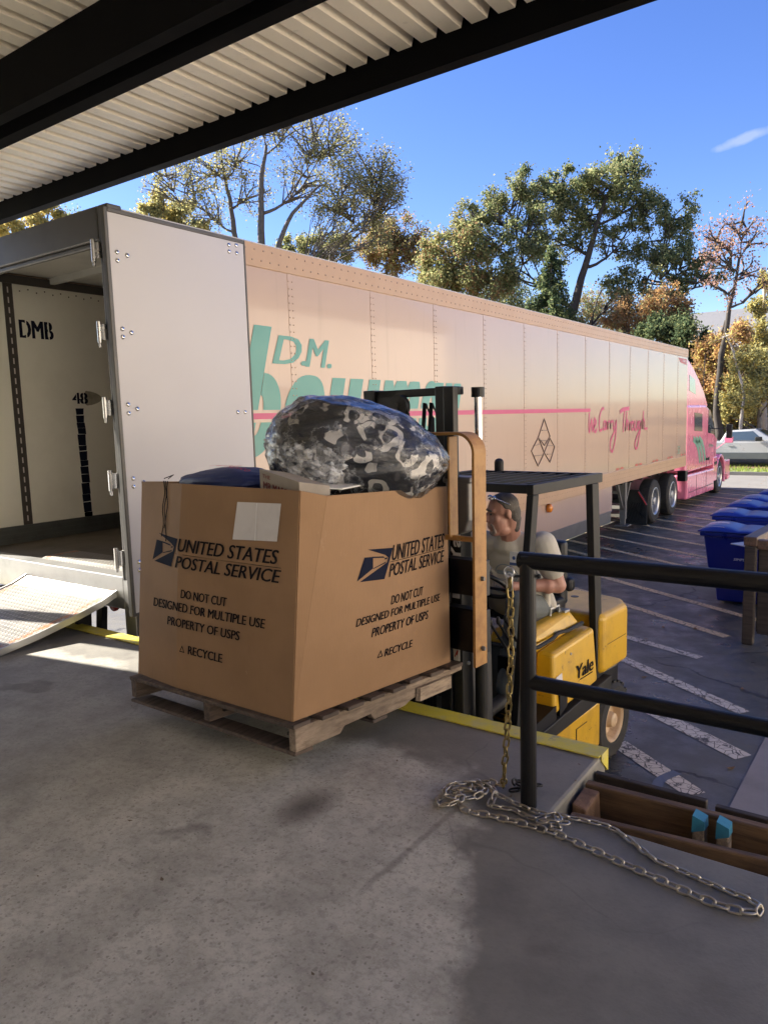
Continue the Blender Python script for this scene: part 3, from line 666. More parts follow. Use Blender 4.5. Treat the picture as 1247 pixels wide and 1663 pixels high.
SCRIPT = [[(12.49, 1.46), (12.47, 1.27), (12.5, 1.12), (12.61, 1.36), (12.65, 1.13), (12.76, 1.39)], [(12.7, 1.21), (12.83, 1.28), (12.8, 1.34), (12.73, 1.27), (12.77, 1.12), (12.89, 1.18)], [(13.24, 1.51), (13.18, 1.54), (13.06, 1.47), (12.99, 1.29), (13.03, 1.14), (13.16, 1.17)], [(13.34, 1.3), (13.24, 1.29), (13.23, 1.17), (13.31, 1.17), (13.36, 1.3), (13.37, 1.15)], [(13.45, 1.3), (13.45, 1.15), (13.45, 1.25), (13.55, 1.31)], [(13.6, 1.31), (13.61, 1.15), (13.61, 1.26), (13.72, 1.31)], [(13.77, 1.31), (13.78, 1.15), (13.86, 1.18), (13.93, 1.31), (13.89, 0.99), (13.73, 0.74), (13.6, 0.79), (13.62, 0.94), (13.86, 1.12)], [(14.14, 1.46), (14.34, 1.51), (14.71, 1.53)], [(14.43, 1.51), (14.37, 1.3), (14.34, 1.07)], [(14.57, 1.46), (14.48, 1.09), (14.56, 1.26), (14.64, 1.28), (14.65, 1.1)], [(14.75, 1.26), (14.75, 1.09), (14.75, 1.21), (14.86, 1.27)], [(14.94, 1.27), (14.86, 1.19), (14.92, 1.1), (15.02, 1.15), (14.99, 1.25), (14.94, 1.27)], [(15.1, 1.29), (15.09, 1.12), (15.2, 1.11), (15.28, 1.28), (15.29, 1.1)], [(15.49, 1.26), (15.38, 1.25), (15.36, 1.14), (15.45, 1.14), (15.51, 1.26), (15.4, 0.97), (15.24, 0.72), (15.1, 0.78), (15.18, 0.91), (15.45, 1.11)], [(15.67, 1.47), (15.59, 1.1), (15.65, 1.28), (15.75, 1.26), (15.75, 1.11), (15.95, 1.11)]]
b = MB()
for i, s_ in enumerate(SCRIPT): ribbon(b, s_, .075 if i == 7 else .048, lambda y, z, o=i * .0004: (XR_ + .0044 + o, y, z))
mesh_obj('script_lettering', b, M['magenta'], tr)
HAZ = [[(10.55, 1.39), (10.77, 1.12), (10.56, 0.99), (10.33, 1.12), (10.55, 1.39)], [(10.33, 1.12), (10.55, 0.88), (10.32, 0.69), (10.08, 0.93), (10.33, 1.12)], [(10.77, 1.09), (10.95, 0.95), (10.77, 0.72), (10.55, 0.88), (10.77, 1.09)], [(10.47, 1.22), (10.69, 1.21)], [(10.44, 1.07), (10.64, 1.06)], [(10.66, 0.98), (10.94, 0.97)], [(10.66, 0.85), (10.89, 0.84)], [(10.16, 1.0), (10.4, 1.02)], [(10.19, 0.85), (10.47, 0.85)]]
b = MB()
for s_ in HAZ:
    for i in range(len(s_) - 1): b.bar((XR_ + .006, *s_[i]), (XR_ + .006, *s_[i + 1]), .012, .014, (1, 0, 0))
mesh_obj('placard_holder', b, mat('placard_frame', (.20, .14, .11), .5, .4, dirt=.3), tr)
b = MB(); text_into(b, '53', fx, .22, .19, 0, .01, 18.52, .42); mesh_obj('unit_number', b, M['greenvinyl'], tr)
b = MB(); flat_poly(b, [(18.45, 2.70), (19.2, 2.60), (19.2, 2.70), (18.62, 2.70)], lambda y, z: (XR_ + .0044, y, z - .0)); flat_poly(b, [(18.62, 2.60), (19.2, 2.56), (19.2, 2.70), (18.42, 2.70)], lambda y, z: (XR_ + .0046, y, z)); mesh_obj('maker_badge', b, M['red'], tr)
b = MB(); text_into(b, 'Utility', lambda y, z: (XR_ + .006, y, z), .34, .07, .2, .01, 18.80, 2.605); mesh_obj('badge_lettering', b, M['whiteink'], tr)
b = MB()
for k in range(8):
    y = 13.95 + k * 1.22
    if y < Y1 - .3:
        flat_poly(b, [(y, .36), (y + .17, .36), (y + .17, .40), (y, .40)], fx); flat_poly(b, [(y + .27, .36), (y + .44, .36), (y + .44, .40), (y + .27, .40)], fx)
mesh_obj('reflective_tape', b, M['red'], tr)
b = MB(); b.lathe([(0, .07), (.05, .065), (.07, .03)], (XR_ - .03, 10.78, .0), 'X', 18); mesh_obj('marker_light', b, M['amber'], tr, smooth=True)
b = MB(); b.box(-4.60, -4.56, 4.6, 13.87, -.42, ZB); b.box(-4.58, -4.555, 4.6, 13.75, -.60, -.42); sk = mesh_obj('side_skirt', b, [M['peach']], tr)
b = MB(); b.box(-4.595, -4.545, 4.6, 13.77, -.62, -.40); mesh_obj('skirt_flap', b, M['grey'], sk)
def axle_wheels(parent, ys, xs, rim=True):
    for y in ys:
        for x, sgn in xs:
            b = MB(); prof = [(-.14, .30), (-.14, .44), (-.11, .49), (-.05, .50), (.05, .50), (.11, .49), (.14, .44), (.14, .30)]
            b.lathe(prof, (x, y, GZ + .5), 'X', 44, closed=True)
            ww = mesh_obj('wheel', b, M['rubber'], parent, smooth=False, bevel=.01)
            b = MB(); s = sgn
            prof = [(.14 * s, .315), (.145 * s, .30), (.12 * s, .27), (.02 * s, .26), (.0, .16), (.05 * s, .14), (.07 * s, .10), (.13 * s, .09), (.14 * s, .03)]
            b.lathe(prof, (x, y, GZ + .5), 'X', 36)
            for k in range(10):
                a = 2 * PI * k / 10; b.disc((x + .0 * s, y + .2 * math.cos(a), GZ + .5 + .2 * math.sin(a)), (s, 0, 0), .018, .035, 6)
            mesh_obj('rim', b, M['alu'], ww, smooth=False, bevel=.004)
axle_wheels(tr, (5.6, 6.85), ((-4.76, 1), (-6.86, -1)))
b = MB(); b.box(-6.5, -5.1, 4.9, 7.6, -.4, ZF - .2); b.box(-6.9, -4.8, 5.5, 5.7, GZ + .42, GZ + .58); b.box(-6.9, -4.8, 6.75, 6.95, GZ + .42, GZ + .58); mesh_obj('bogie', b, M['black'], tr)
b = MB(); b.box(-7.05, -4.6, Y0 + .2, Y1 - .1, ZB + .02, ZF - .2)
for k in range(24): b.box(-7.05, -4.58, 3.5 + k * .65, 3.57 + k * .65, ZB - .06, ZB + .02)
mesh_obj('cross_member', b, M['darkgrey'], tr)
# landing gear
b = MB()
for x in (-4.78, -6.85):
    b.box(x - .06, x + .06, 15.2, 15.32, -.75, ZB); b.box(x - .045, x + .045, 15.22, 15.30, GZ + .17, -.7); b.box(x - .13, x + .13, 15.12, 15.40, GZ + .15, GZ + .18)
    b.bar((x, 14.8, ZB), (x, 15.22, -.55), .05, .05); b.bar((x, 15.75, ZB), (x, 15.30, -.55), .05, .05)
b.bar((-4.8, 15.26, -.2), (-6.8, 15.26, -.2), .06, .06)
mesh_obj('landing_gear', b, M['grey'], tr, bevel=.006)

# ------------------------------------------------------------------ ramp plate
rp = thing('dock_ramp', 'chequered steel ramp plate with orange edges leaning on trailer sill', 'ramp', (-5.95, 2.6, 0))
prof = [(2.05, .004), (2.30, .030), (2.55, .068), (2.83, .126), (3.05, .182), (3.20, .245), (3.30, .345), (3.36, .368), (3.62, .369)]
b = MB(); n = len(prof); th = .014
vs = []
for x in (-5.95, -4.72): vs += [(x, y, z + th) for y, z in prof] + [(x, y, z) for y, z in prof]
fs = []
for i in range(n - 1):
    fs += [(i, i + 1, 2 * n + i + 1, 2 * n + i), (n + i, 3 * n + i, 3 * n + i + 1, n + i + 1), (i, n + i, n + i + 1, i + 1), (2 * n + i, 2 * n + i + 1, 3 * n + i + 1, 3 * n + i)]
fs += [(0, 2 * n, 3 * n, n), (n - 1, 2 * n - 1, 4 * n - 1, 3 * n - 1)]
b.add(vs, fs)
mesh_obj('plate', b, M['tread'], rp)
b = MB()
for x in (-5.965, -4.72):
    b = MB()
    for i in range(n - 3): b.bar((x + .0075, *prof[i]), (x + .0075, *prof[i + 1]), .015, .045)
    mesh_obj('edge_curb', b, M['alu'], rp)
for x in (-4.95, -5.75):
    b = MB(); b.hexa([(x - .02, 2.98, 0), (x + .02, 2.98, 0), (x + .02, 3.08, -.2), (x - .02, 3.08, -.2)], [(x - .02, 2.98, .15), (x + .02, 2.98, .15), (x + .02, 3.10, .19), (x - .02, 3.10, .19)])
    mesh_obj('locking_leg', b, M['darkgrey'], rp)

# ================================================================== TRACTOR
tk = thing('semi_truck', 'pink semi truck cab hitched to the trailer', 'truck', (-5.8, 20.5, GZ))
XC = -5.80
def loft(mb, prof, hw_fn, nose=None):    # side profile (y, z) extruded across, half width per point
    n = len(prof); vs = []
    for s in (-1, 1):
        for y, z in prof: vs.append((XC + s * hw_fn(y, z), y, z))
    mb.add(vs, [tuple(range(n))[::-1], tuple(range(n, 2 * n))] + [(i, (i + 1) % n, n + (i + 1) % n, n + i) for i in range(n)])
b = MB(); hw = lambda y, z: 1.20
loft(b, [(19.75, -.15), (23.3, -.15), (23.45, .62), (23.0, .80), (22.3, 1.50), (21.9, 1.60), (19.75, 1.60)], hw)
cab = mesh_obj('cab', b, M['pink'], tk, bevel=.07, seg=3)
b = MB(); hw2 = lambda y, z: 1.17
loft(b, [(19.62, 1.45), (22.15, 1.52), (22.2, 1.60), (21.75, 1.95), (21.1, 2.28), (20.4, 2.58), (19.9, 2.74), (19.62, 2.76)], hw2)
mesh_obj('roof_fairing', b, M['pink'], tk, bevel=.16, seg=5)
b = MB(); hood = lambda y, z: 1.05 if y < 23.6 else 1.05 - .12 * max(0, y - 24.3)
loft(b, [(23.3, -.6), (25.2, -.6), (25.45, -.1), (25.2, .20), (24.3, .42), (23.45, .62)], lambda y, z: .82 - .03 * max(0, y - 24))
mesh_obj('hood', b, M['pink'], tk, bevel=.09, seg=3)
for s in (1, -1):
    b = MB(); pts = [(24.0 + .66 * math.cos(a), GZ + .52 + .66 * math.sin(a)) for a in np.linspace(-.35, PI + .05, 16)]; n = len(pts)
    x0, x1 = XC + s * .72, XC + s * 1.22
    ys = [(24.0 + .58 * math.cos(a), GZ + .52 + .58 * math.sin(a)) for a in np.linspace(-.35, PI + .05, 16)]
    vs = [(x, *p) for x in (x0, x1) for q in (pts, ys) for p in q]; fs = []
    for i in range(n - 1): fs += [(i, i + 1, 2 * n + i + 1, 2 * n + i), (n + i, 3 * n + i, 3 * n + i + 1, n + i + 1), (2 * n + i, 2 * n + i + 1, 3 * n + i + 1, 3 * n + i), (i, n + i, n + i + 1, i + 1)]
    b.add(vs, fs); b.box(min(x0, x1), max(x0, x1) - (.0 if s < 0 else .0), 22.95, 23.42, -.62, .10); b.box(min(x0, x1), max(x0, x1), 24.55, 25.3, -.55, -.1)
    mesh_obj('fender', b, M['pink'], tk, bevel=.03)
    b = MB(); b.prism([(19.75, -.82), (22.95, -.86), (22.95, -.22), (19.75, -.18)], 'X', XC + s * .9, XC + s * 1.24); mesh_obj('side_fairing', b, M['pink'], tk, bevel=.05)
    b = MB()
    for y in (20.75, 21.9): b.box(XC + s * 1.235, XC + s * 1.244, y - .008, y + .008, -.8, -.24)
    b.box(XC + s * 1.235, XC + s * 1.244, 19.9, 22.8, -.66, -.645); mesh_obj('fairing_seam', b, M['darkgrey'], tk)
    sx = lambda y, z, s=s: (XC + s * (hw(y, z) + .004), y, z)
    b = MB(); flat_poly(b, [(22.15, .82), (23.0, .76), (22.93, .95), (22.38, 1.46), (22.15, 1.46)], sx); dw = mesh_obj('door_window', b, M['glass'], tk, solidify=.006)
    b = MB(); flat_poly(b, [(20.55, .92), (21.45, .88), (21.40, 1.36), (20.50, 1.40)], sx); mesh_obj('sleeper_window', b, M['glass'], tk, solidify=.006)
    b = MB(); flat_poly(b, [(20.05, 1.95), (20.75, 1.87), (20.62, 2.25), (20.0, 2.36)], lambda y, z, s=s: (XC + s * (hw2(y, z) + .003), y, z)); mesh_obj('upper_window', b, M['glass'], tk, solidify=.006)
    b = MB()
    for d in (0, .30, .62): ribbon(b, [(20.45 + d, .72 - d * .05), (20.80 + d, .60), (21.1 + d, .36), (21.28 + d, .05)], .17, sx)
    mesh_obj('leaf_emblem', b, M['greenvinyl'], tk)
    b = MB(); text_into(b, 'D.M. Bowman', sx, .55, .10, .25, .01, 22.3, .40); mesh_obj('door_lettering', b, M['greenvinyl'], tk)
    b = MB(); b.box(XC + s * 1.21, XC + s * 1.232, 22.2, 22.35, .06, .13); b.box(XC + s * 1.21, XC + s * 1.232, 21.98, 22.06, .06, .13); mesh_obj('door_handle', b, M['black'], tk)
    b = MB()
    for y in (22.08, 23.12): b.box(XC + s * 1.19, XC + s * (hw(y, .2) + .003), y - .006, y + .006, -.12, .8)
    mesh_obj('door_seam', b, M['darkgrey'], tk)
    b = MB(); b.bar((XC + s * 1.1, 23.3, .9), (XC + s * 1.48, 23.55, .92), .03, .03); b.box(XC + s * 1.42, XC + s * 1.58, 23.5, 23.6, .62, 1.02); mesh_obj('side_mirror', b, M['black'], tk, bevel=.02)
    b = MB(); b.bar((XC + s * .9, 24.55, .2), (XC + s * 1.25, 24.7, .5), .02, .02); b.box(XC + s * 1.18, XC + s * 1.40, 24.62, 24.78, .44, .62); mesh_obj('hood_mirror', b, M['pink'], tk, bevel=.03)
    b = MB(); b.box(XC + s * 1.19, XC + s * 1.235, 23.0, 23.35, -.12, -.05); mesh_obj('fender_vent', b, M['black'], tk)
    b = MB(); b.box(XC + s * .55, XC + s * 1.0, 25.1, 25.35, -.25, .0); mesh_obj('headlight', b, M['glass'], tk, bevel=.03)
b = MB(); b.hexa([(XC - 1.02, 23.40, .66), (XC + 1.02, 23.40, .66), (XC + 1.02, 23.05, .82), (XC - 1.02, 23.05, .82)], [(XC - .98, 22.98, 1.06), (XC + .98, 22.98, 1.06), (XC + .96, 22.42, 1.5), (XC - .96, 22.42, 1.5)]); mesh_obj('windshield', b, M['glass'], tk)
b = MB(); b.box(XC - 1.2, XC + 1.2, 25.15, 25.5, GZ + .3, -.42); mesh_obj('bumper', b, M['pink'], tk, bevel=.06)
b = MB(); b.hexa([(XC - .98, 22.5, 1.44), (XC + .98, 22.5, 1.44), (XC + .98, 22.95, 1.36), (XC - .98, 22.95, 1.36)], [(XC - .98, 22.4, 1.56), (XC + .98, 22.4, 1.56), (XC + .98, 22.95, 1.42), (XC - .98, 22.95, 1.42)]); mesh_obj('sun_visor', b, M['black'], tk)
b = MB(); b.box(XC - .45, XC + .45, 15.9, 24.8, GZ + .55, GZ + .85); b.box(XC - 1.1, XC + 1.1, 16.85, 17.0, GZ + .43, GZ + .58); b.box(XC - 1.1, XC + 1.1, 18.37, 18.52, GZ + .43, GZ + .58); b.box(XC - 1.1, XC + 1.1, 23.93, 24.07, GZ + .43, GZ + .58); b.box(-4.75, -4.55, 19.5, 19.72, -.32, -.06); mesh_obj('chassis', b, M['black'], tk)
axle_wheels(tk, (16.93, 18.44), ((-4.72, 1), (-6.88, -1))); axle_wheels(tk, (24.0,), ((-4.76, 1), (-6.84, -1)))
for s in (1, -1):
    b = MB(); x = XC + s * 1.0; b.prism([(x - .28, -.98), (x + .28, -.98), (x + .28, -.50), (x + .10, -.22), (x - .28, -.22)], 'Y', 16.05, 16.08); mf = mesh_obj('mud_flap', b, M['darkgrey'], tk)
    b = MB(); b.bar((x + .10, 16.04, -.255), (x + .275, 16.04, -.53), .02, .035, (0, 1, 0)); mesh_obj('flap_stripe', b, M['red'], mf)
    b = MB(); b.bar((x - .02, 16.035, -.60), (x + .22, 16.035, -.82), .01, .02, (0, 1, 0))
    for k in range(6): b.bar((x - .24 + k * .07, 16.044, -.92), (x - .05 + k * .05, 16.044, -.5), .008, .012, (0, 1, 0))
    mesh_obj('flap_rib', b, M['black'], mf)
b = MB(); b.tube([(XC + .98, 22.35, 1.3), (XC + 1.05, 22.3, 3.0)], .012, 6); mesh_obj('antenna', b, M['darkgrey'], tk)

# ================================================================== PICKUP on the verge
pk = thing('pickup_truck', 'silver pickup truck with grey lower panels parked on the grass', 'pickup', (-5.4, 34.3, GZ + .1))
PY0, PY1, PZ = 33.5, 35.3, GZ + .1
b = MB(); b.prism([(-9.8, PZ + .42), (-2.6, PZ + .42), (-2.55, PZ + .62), (-2.7, PZ + .98), (-4.5, PZ + 1.06), (-6.55, PZ + 1.08), (-9.8, PZ + 1.05)], 'Y', PY0, PY1); mesh_obj('body', b, M['silver'], pk, bevel=.06, seg=3)
b = MB(); b.hexa([(-6.5, PY0 + .03, PZ + 1.06), (-4.35, PY0 + .03, PZ + 1.05), (-4.35, PY1 - .03, PZ + 1.05), (-6.5, PY1 - .03, PZ + 1.06)], [(-6.25, PY0 + .2, PZ + 1.52), (-5.15, PY0 + .2, PZ + 1.58), (-5.15, PY1 - .2, PZ + 1.58), (-6.25, PY1 - .2, PZ + 1.52)]); mesh_obj('cab', b, M['silver'], pk, bevel=.06, seg=3)
b = MB(); b.add([(-6.08, PY0 + .03, PZ + 1.12), (-4.85, PY0 + .03, PZ + 1.12), (-5.24, PY0 + .165, PZ + 1.49), (-6.02, PY0 + .155, PZ + 1.46)], [(0, 1, 2, 3)]); mesh_obj('side_window', b, M['glass'], pk, solidify=.01)
b = MB(); b.add([(-4.39, PY0 + .12, PZ + 1.10), (-4.39, PY1 - .12, PZ + 1.10), (-5.03, PY1 - .26, PZ + 1.53), (-5.03, PY0 + .26, PZ + 1.53)], [(0, 1, 2, 3)]); mesh_obj('windshield', b, M['glass'], pk, solidify=.01)
b = MB(); b.box(-9.8, -2.62, PY0 - .015, PY0 + .05, PZ + .34, PZ + .62); mesh_obj('lower_panel', b, M['carlow'], pk, bevel=.015)
b = MB(); b.box(-6.28, -4.45, PY0 - .004, PY0 + .01, PZ + .40, PZ + 1.04); b.box(-6.15, -5.95, PY0 - .03, PY0, PZ + .88, PZ + .92); mesh_obj('door', b, M['silver'], pk, bevel=.003)
b = MB(); b.box(-6.15, -5.97, PY0 - .028, PY0 - .004, PZ + .885, PZ + .925); mesh_obj('door_handle', b, M['black'], pk)
b = MB(); b.box(-5.12, -4.86, PY0 - .2, PY0 - .02, PZ + 1.10, PZ + 1.27); mesh_obj('side_mirror', b, M['darkgrey'], pk, bevel=.04)
for x in (-8.6, -3.75):
    for y in (PY0 + .1, PY1 - .1):
        b = MB(); b.lathe([(-.11, .2), (-.11, .34), (-.06, .36), (.06, .36), (.11, .34), (.11, .2)], (x, y, PZ + .36), 'Y', 28, closed=True); ww = mesh_obj('wheel', b, M['rubber'], pk)
        b = MB(); b.lathe([(-.112, .2), (-.10, .18), (-.09, .05), (-.11, .03)], (x, y, PZ + .36), 'Y', 20); mesh_obj('rim', b, M['alu'], ww)

# ================================================================== RECYCLING BINS
def bin_(label):
    t = thing('recycling_bin', label, 'bin', (0, 0, 0), group='blue recycling bins in a row')
    prof = [(.03, -.18), (.0, -.2), (.085, -.60), (.17, -.67), (.20, -1.0), (.78, -1.0), (.88, -.18)]   # x, z from the lid plane
    b = MB(); n = len(prof); vs = [(x, y * (1 - .10 * min(1, max(0, -z - .18))), z) for y in (-.33, .33) for x, z in [(.03, -.16), (.09, -.58), (.165, -.66), (.205, -1.02), (.76, -1.02), (.86, -.16)]]; n = 6
    b.add(vs, [tuple(range(n))[::-1], tuple(range(n, 2 * n))] + [(i, (i + 1) % n, n + (i + 1) % n, n + i) for i in range(n)])
    mesh_obj('body', b, M['blueplastic'], t, world=False, bevel=.025, seg=3)
    b = MB(); b.box(-.01, .90, -.36, .36, -.17, -.115); mesh_obj('rim', b, M['blueplastic'], t, world=False, bevel=.015)
    b = MB(); nx, ny = 18, 12; vs = []
    for i in range(nx + 1):
        for j in range(ny + 1):
            u, v = i / nx, j / ny * 2 - 1
            z = -.108 + .068 * (1 - abs(v) ** 6) * (math.sin(PI * min(1, u * 1.6 + .12)) if u < .55 else (.30 + .12 * math.cos((u - .55) * 9))) * (1 if 0 < i < nx else .1)
            vs.append((-.03 + .95 * u, v * .375, z))
    b.add(vs, [(i * (ny + 1) + j, (i + 1) * (ny + 1) + j, (i + 1) * (ny + 1) + j + 1, i * (ny + 1) + j + 1) for i in range(nx) for j in range(ny)])
    ld = mesh_obj('lid', b, M['blueplastic'], t, world=False, smooth=True, solidify=.012)
    b = MB(); vs = []
    for i in range(7):
        for v in (-.80, .2):
            u = .06 + .26 * i / 6; z = -.099 + .068 * (1 - abs(v) ** 6) * math.sin(PI * min(1, u * 1.6 + .12)); vs.append((-.03 + .95 * u, v * .375, z))
    b.add(vs, [(2 * i, 2 * i + 1, 2 * i + 3, 2 * i + 2) for i in range(6)]); mesh_obj('sticker', b, M['sticker'], ld, world=False, smooth=True)
    b = MB(); fb = lambda x, z: (x, -.331 * (1 - .10 * min(1, max(0, -z - .16))) - .004, z); text_into(b, 'SIMPLY', fb, .17, .032, .2, .03, .40, -.47); mesh_obj('lettering', b, M['whiteink'], t, world=False)
    for y in (-.30, .30):
        b = MB(); b.lathe([(-.03, .02), (-.03, .12), (.03, .12), (.03, .02)], (.80, y, -.93), 'Y', 20); mesh_obj('wheel', b, M['rubber'], t, world=False)
    b = MB(); b.tube([(.90, -.25, -.10), (.98, -.25, -.08), (.98, .25, -.08), (.90, .25, -.10)], .014, 8); mesh_obj('handle', b, M['blueplastic'], t, world=False)
    return t
BL = ['blue lidded recycling bin nearest the dock, its whole side in view', 'second blue recycling bin from the dock, lid showing behind the first', 'middle blue recycling bin of the row by the timber enclosure', 'fourth blue recycling bin, just its lid front in view', 'blue recycling bin farthest from the dock, at the end of the row']
b0 = bin_(BL[0])
for i, (x, y, rz) in enumerate(((-2.15, 10.1, 0), (-2.33, 11.65, .03), (-2.32, 12.85, -.03), (-2.30, 13.7, .02), (-2.18, 14.8, .0))):
    o = b0 if i == 0 else copy_tree(b0); o.location = (x, y + .33, GZ + 1.05); o.rotation_euler = (0, 0, rz); o['label'] = BL[i]; MATS[o.name] = Matrix()

# ------------------------------------------------------------------ timber enclosure at the right
en = thing('timber_enclosure', 'dark timber enclosure with a brown top rail beside the bins', 'enclosure', (-1.3, 8.44, GZ))
for x, y in ((-1.30, 8.46), (-1.16, 10.0), (.9, 8.46)):
    b = MB(); b.box(x - .055, x + .055, y - .055, y + .055, GZ, .02); mesh_obj('post', b, M['timber_dark'], en, bevel=.012)
b = MB(); b.bar((-1.30, 8.40, .07), (-1.16, 10.2, .07), .13, .10); b.bar((-1.24, 8.46, .04), (.96, 8.46, .04), .09, .10); mesh_obj('top_rail', b, M['brownrail'], en, bevel=.012)
b = MB()
for k in range(14): b.box(-1.22 + k * .15, -1.085 + k * .15, 8.47, 8.50, GZ + .12, -.02)
for k in range(10): b.box(-1.24, -1.21, 8.55 + k * .15, 8.69 + k * .15, GZ + .12, -.02)
mesh_obj('panel', b, M['timber_dark'], en)
b = MB(); b.hexa([(-1.55, 8.75, -.03), (-1.15, 8.62, -.06), (-.9, 9.1, -.06), (-1.2, 9.3, -.03)], [(-1.55, 8.75, -.02), (-1.15, 8.62, -.05), (-.9, 9.1, -.05), (-1.2, 9.3, -.02)]); tag(mesh_obj('board', b, M['paper']), 'pale flat board lying across the timber enclosure', 'board')

# ================================================================== RAILING
rl = thing('guard_railing', 'black pipe guard railing at the dock edge', 'railing', (-1.09, 2.40, 0))
b = MB(); b.tube([(-1.09, 2.40, 0), (-1.09, 2.40, .955)], .030, 20); mesh_obj('post', b, M['black'], rl, smooth=False, bevel=.004)
b = MB(); b.tube([(1.6, 2.40, 0), (1.6, 2.40, .955)], .030, 20); mesh_obj('post', b, M['black'], rl)
b = MB(); b.tube([(-1.122, 2.40, .935), (1.63, 2.40, .935)], .0305, 20); mesh_obj('top_rail', b, M['black'], rl, bevel=.003)
b = MB(); b.tube([(-1.09, 2.40, .485), (1.6, 2.40, .485)], .0275, 20); mesh_obj('mid_rail', b, M['black'], rl)
b = MB(); b.tube([(-1.135, 2.362, .88), (-1.05, 2.405, .88)], .005, 8); b.ball((-1.05, 2.406, .88), .008); mesh_obj('eye_bolt', b, M['darkgrey'], rl)
# ------------------------------------------------------------------ chain
def link_geo(mb, c, d, up, L=.050, W=.029, r=.0043):
    d = Vector(d).normalized(); u = Vector(up); u = (u - d * u.dot(d)).normalized(); pts = []
    hl, hw_ = (L - W) / 2, (W - 2 * r) / 2
    for k in range(6):
        a = -PI / 2 + PI * k / 5; pts.append(c + d * (hl + hw_ * math.cos(a)) + u * (hw_ * math.sin(a)))
    for k in range(6):
        a = PI / 2 + PI * k / 5; pts.append(c + d * (-hl + hw_ * math.cos(a)) + u * (hw_ * math.sin(a)))
    mb.tube(pts, r, 6, closed=True)
def chain_path(mb, pts, pitch=.0360, phase=0, flat=True, **kw):
    P = [Vector(p) for p in pts]; acc = 0; i = 0; k = phase
    seg = [(P[j], P[j + 1]) for j in range(len(P) - 1)]; tot = sum((q - p).length for p, q in seg); s = pitch / 2
    while s < tot:
        t = s
        for p, q in seg:
            L = (q - p).length
            if t <= L: break
            t -= L
        c = p.lerp(q, t / L); d = (q - p).normalized()
        d = (d + Vector((random.uniform(-.12, .12), random.uniform(-.12, .12), random.uniform(-.05, .05)))).normalized()
        side = d.cross(Vector((0, 0, 1)));
        if side.length < .3: side = Vector((.8, -.6, 0)); up2 = d.cross(side)
        else: up2 = Vector((0, 0, 1))
        tilt = random.uniform(-.3, .3)
        u = (side if k % 2 == 0 else (up2 + side * (.55 if flat else 0))) + up2 * tilt * .4
        link_geo(mb, c, d, u, **kw); s += pitch; k += 1
def smooth_path(pts, n=5):
    P = [Vector(p) for p in pts]; Q = []
    for i in range(len(P) - 1):
        a, b_, c, d = P[max(i - 1, 0)], P[i], P[i + 1], P[min(i + 2, len(P) - 1)]
        for t in np.linspace(0, 1, n, endpoint=False): t = float(t); Q.append(.5 * (2 * b_ + (c - a) * t + (2 * a - 5 * b_ + 4 * c - d) * t * t + (3 * b_ - 3 * c + d - a) * t ** 3))
    return Q + [P[-1]]
ch = thing('steel_chain', 'long steel chain hanging from the railing post and lying on the concrete', 'chain', (-1.15, 2.38, 0))
M['brass'] = mat('brassy_chain', (.40, .31, .13), .32, .9, dirt=.5, dcol=(.12, .085, .04), dscale=25)
M['chainsteel'] = mat('dull_chain_steel', (.44, .40, .34), .34, .8, dirt=.6, dcol=(.12, .095, .075), dscale=18)
b = MB(); chain_path(b, smooth_path([(-1.137, 2.352, .875), (-1.134, 2.352, .64), (-1.148, 2.356, .378), (-1.172, 2.37, .157), (-1.192, 2.40, .066), (-1.215, 2.44, .03)]), flat=False); mesh_obj('hanging_length', b, M['brass'], ch, smooth=True)
b = MB()
chain_path(b, smooth_path([(-1.215, 2.44, .03), (-1.28, 2.455, .018), (-1.345, 2.41, .016), (-1.27, 2.395, .03), (-1.18, 2.375, .02), (-1.05, 2.36, .012), (-.93, 2.385, .012), (-.80, 2.405, .011), (-.70, 2.36, .011), (-.61, 2.30, .011), (-.50, 2.275, .011), (-.40, 2.255, .011), (-.31, 2.24, .011), (-.285, 2.205, .011), (-.33, 2.175, .011), (-.42, 2.172, .011), (-.60, 2.205, .011), (-.76, 2.235, .011), (-.92, 2.265, .011), (-1.05, 2.262, .011), (-1.17, 2.25, .011), (-1.27, 2.235, .011), (-1.35, 2.29, .012), (-1.385, 2.33, .012), (-1.40, 2.27, .014)]))
mesh_obj('floor_length', b, M['chainsteel'], ch, smooth=True)
b = MB()
chain_path(b, smooth_path([(-1.40, 2.27, .014), (-1.36, 2.21, .014), (-1.30, 2.26, .030), (-1.35, 2.31, .034), (-1.29, 2.33, .038), (-1.33, 2.38, .03), (-1.25, 2.36, .036), (-1.28, 2.29, .03), (-1.36, 2.25, .036), (-1.38, 2.32, .04), (-1.30, 2.40, .034), (-1.22, 2.38, .03), (-1.20, 2.31, .014), (-1.12, 2.325, .014), (-1.03, 2.31, .014), (-.97, 2.36, .024), (-.93, 2.30, .012), (-1.0, 2.29, .022), (-.90, 2.33, .026)]))
mesh_obj('tangled_length', b, M['chainsteel'], ch, smooth=True)
b = MB(); chain_path(b, smooth_path([(-1.19, 2.45, .012), (-1.15, 2.47, .02), (-1.12, 2.51, .014), (-1.16, 2.53, .02), (-1.19, 2.49, .03), (-1.13, 2.48, .034), (-1.10, 2.53, .026)])); mesh_obj('tail_length', b, M['darkgrey'], ch, smooth=True)
b = MB(); b.tube([(-1.14 + .026 * math.cos(a) * .7, 2.352 + .002, .895 + .018 * math.sin(a)) for a in np.linspace(0, 2 * PI, 18)[:-1]], .0045, 8, closed=True); link_geo(b, Vector((-1.138, 2.352, .86)), (0, 0, 1), (1, 0, 0), .07, .026, .0032); mesh_obj('ring', b, M['steel'], ch, smooth=True)

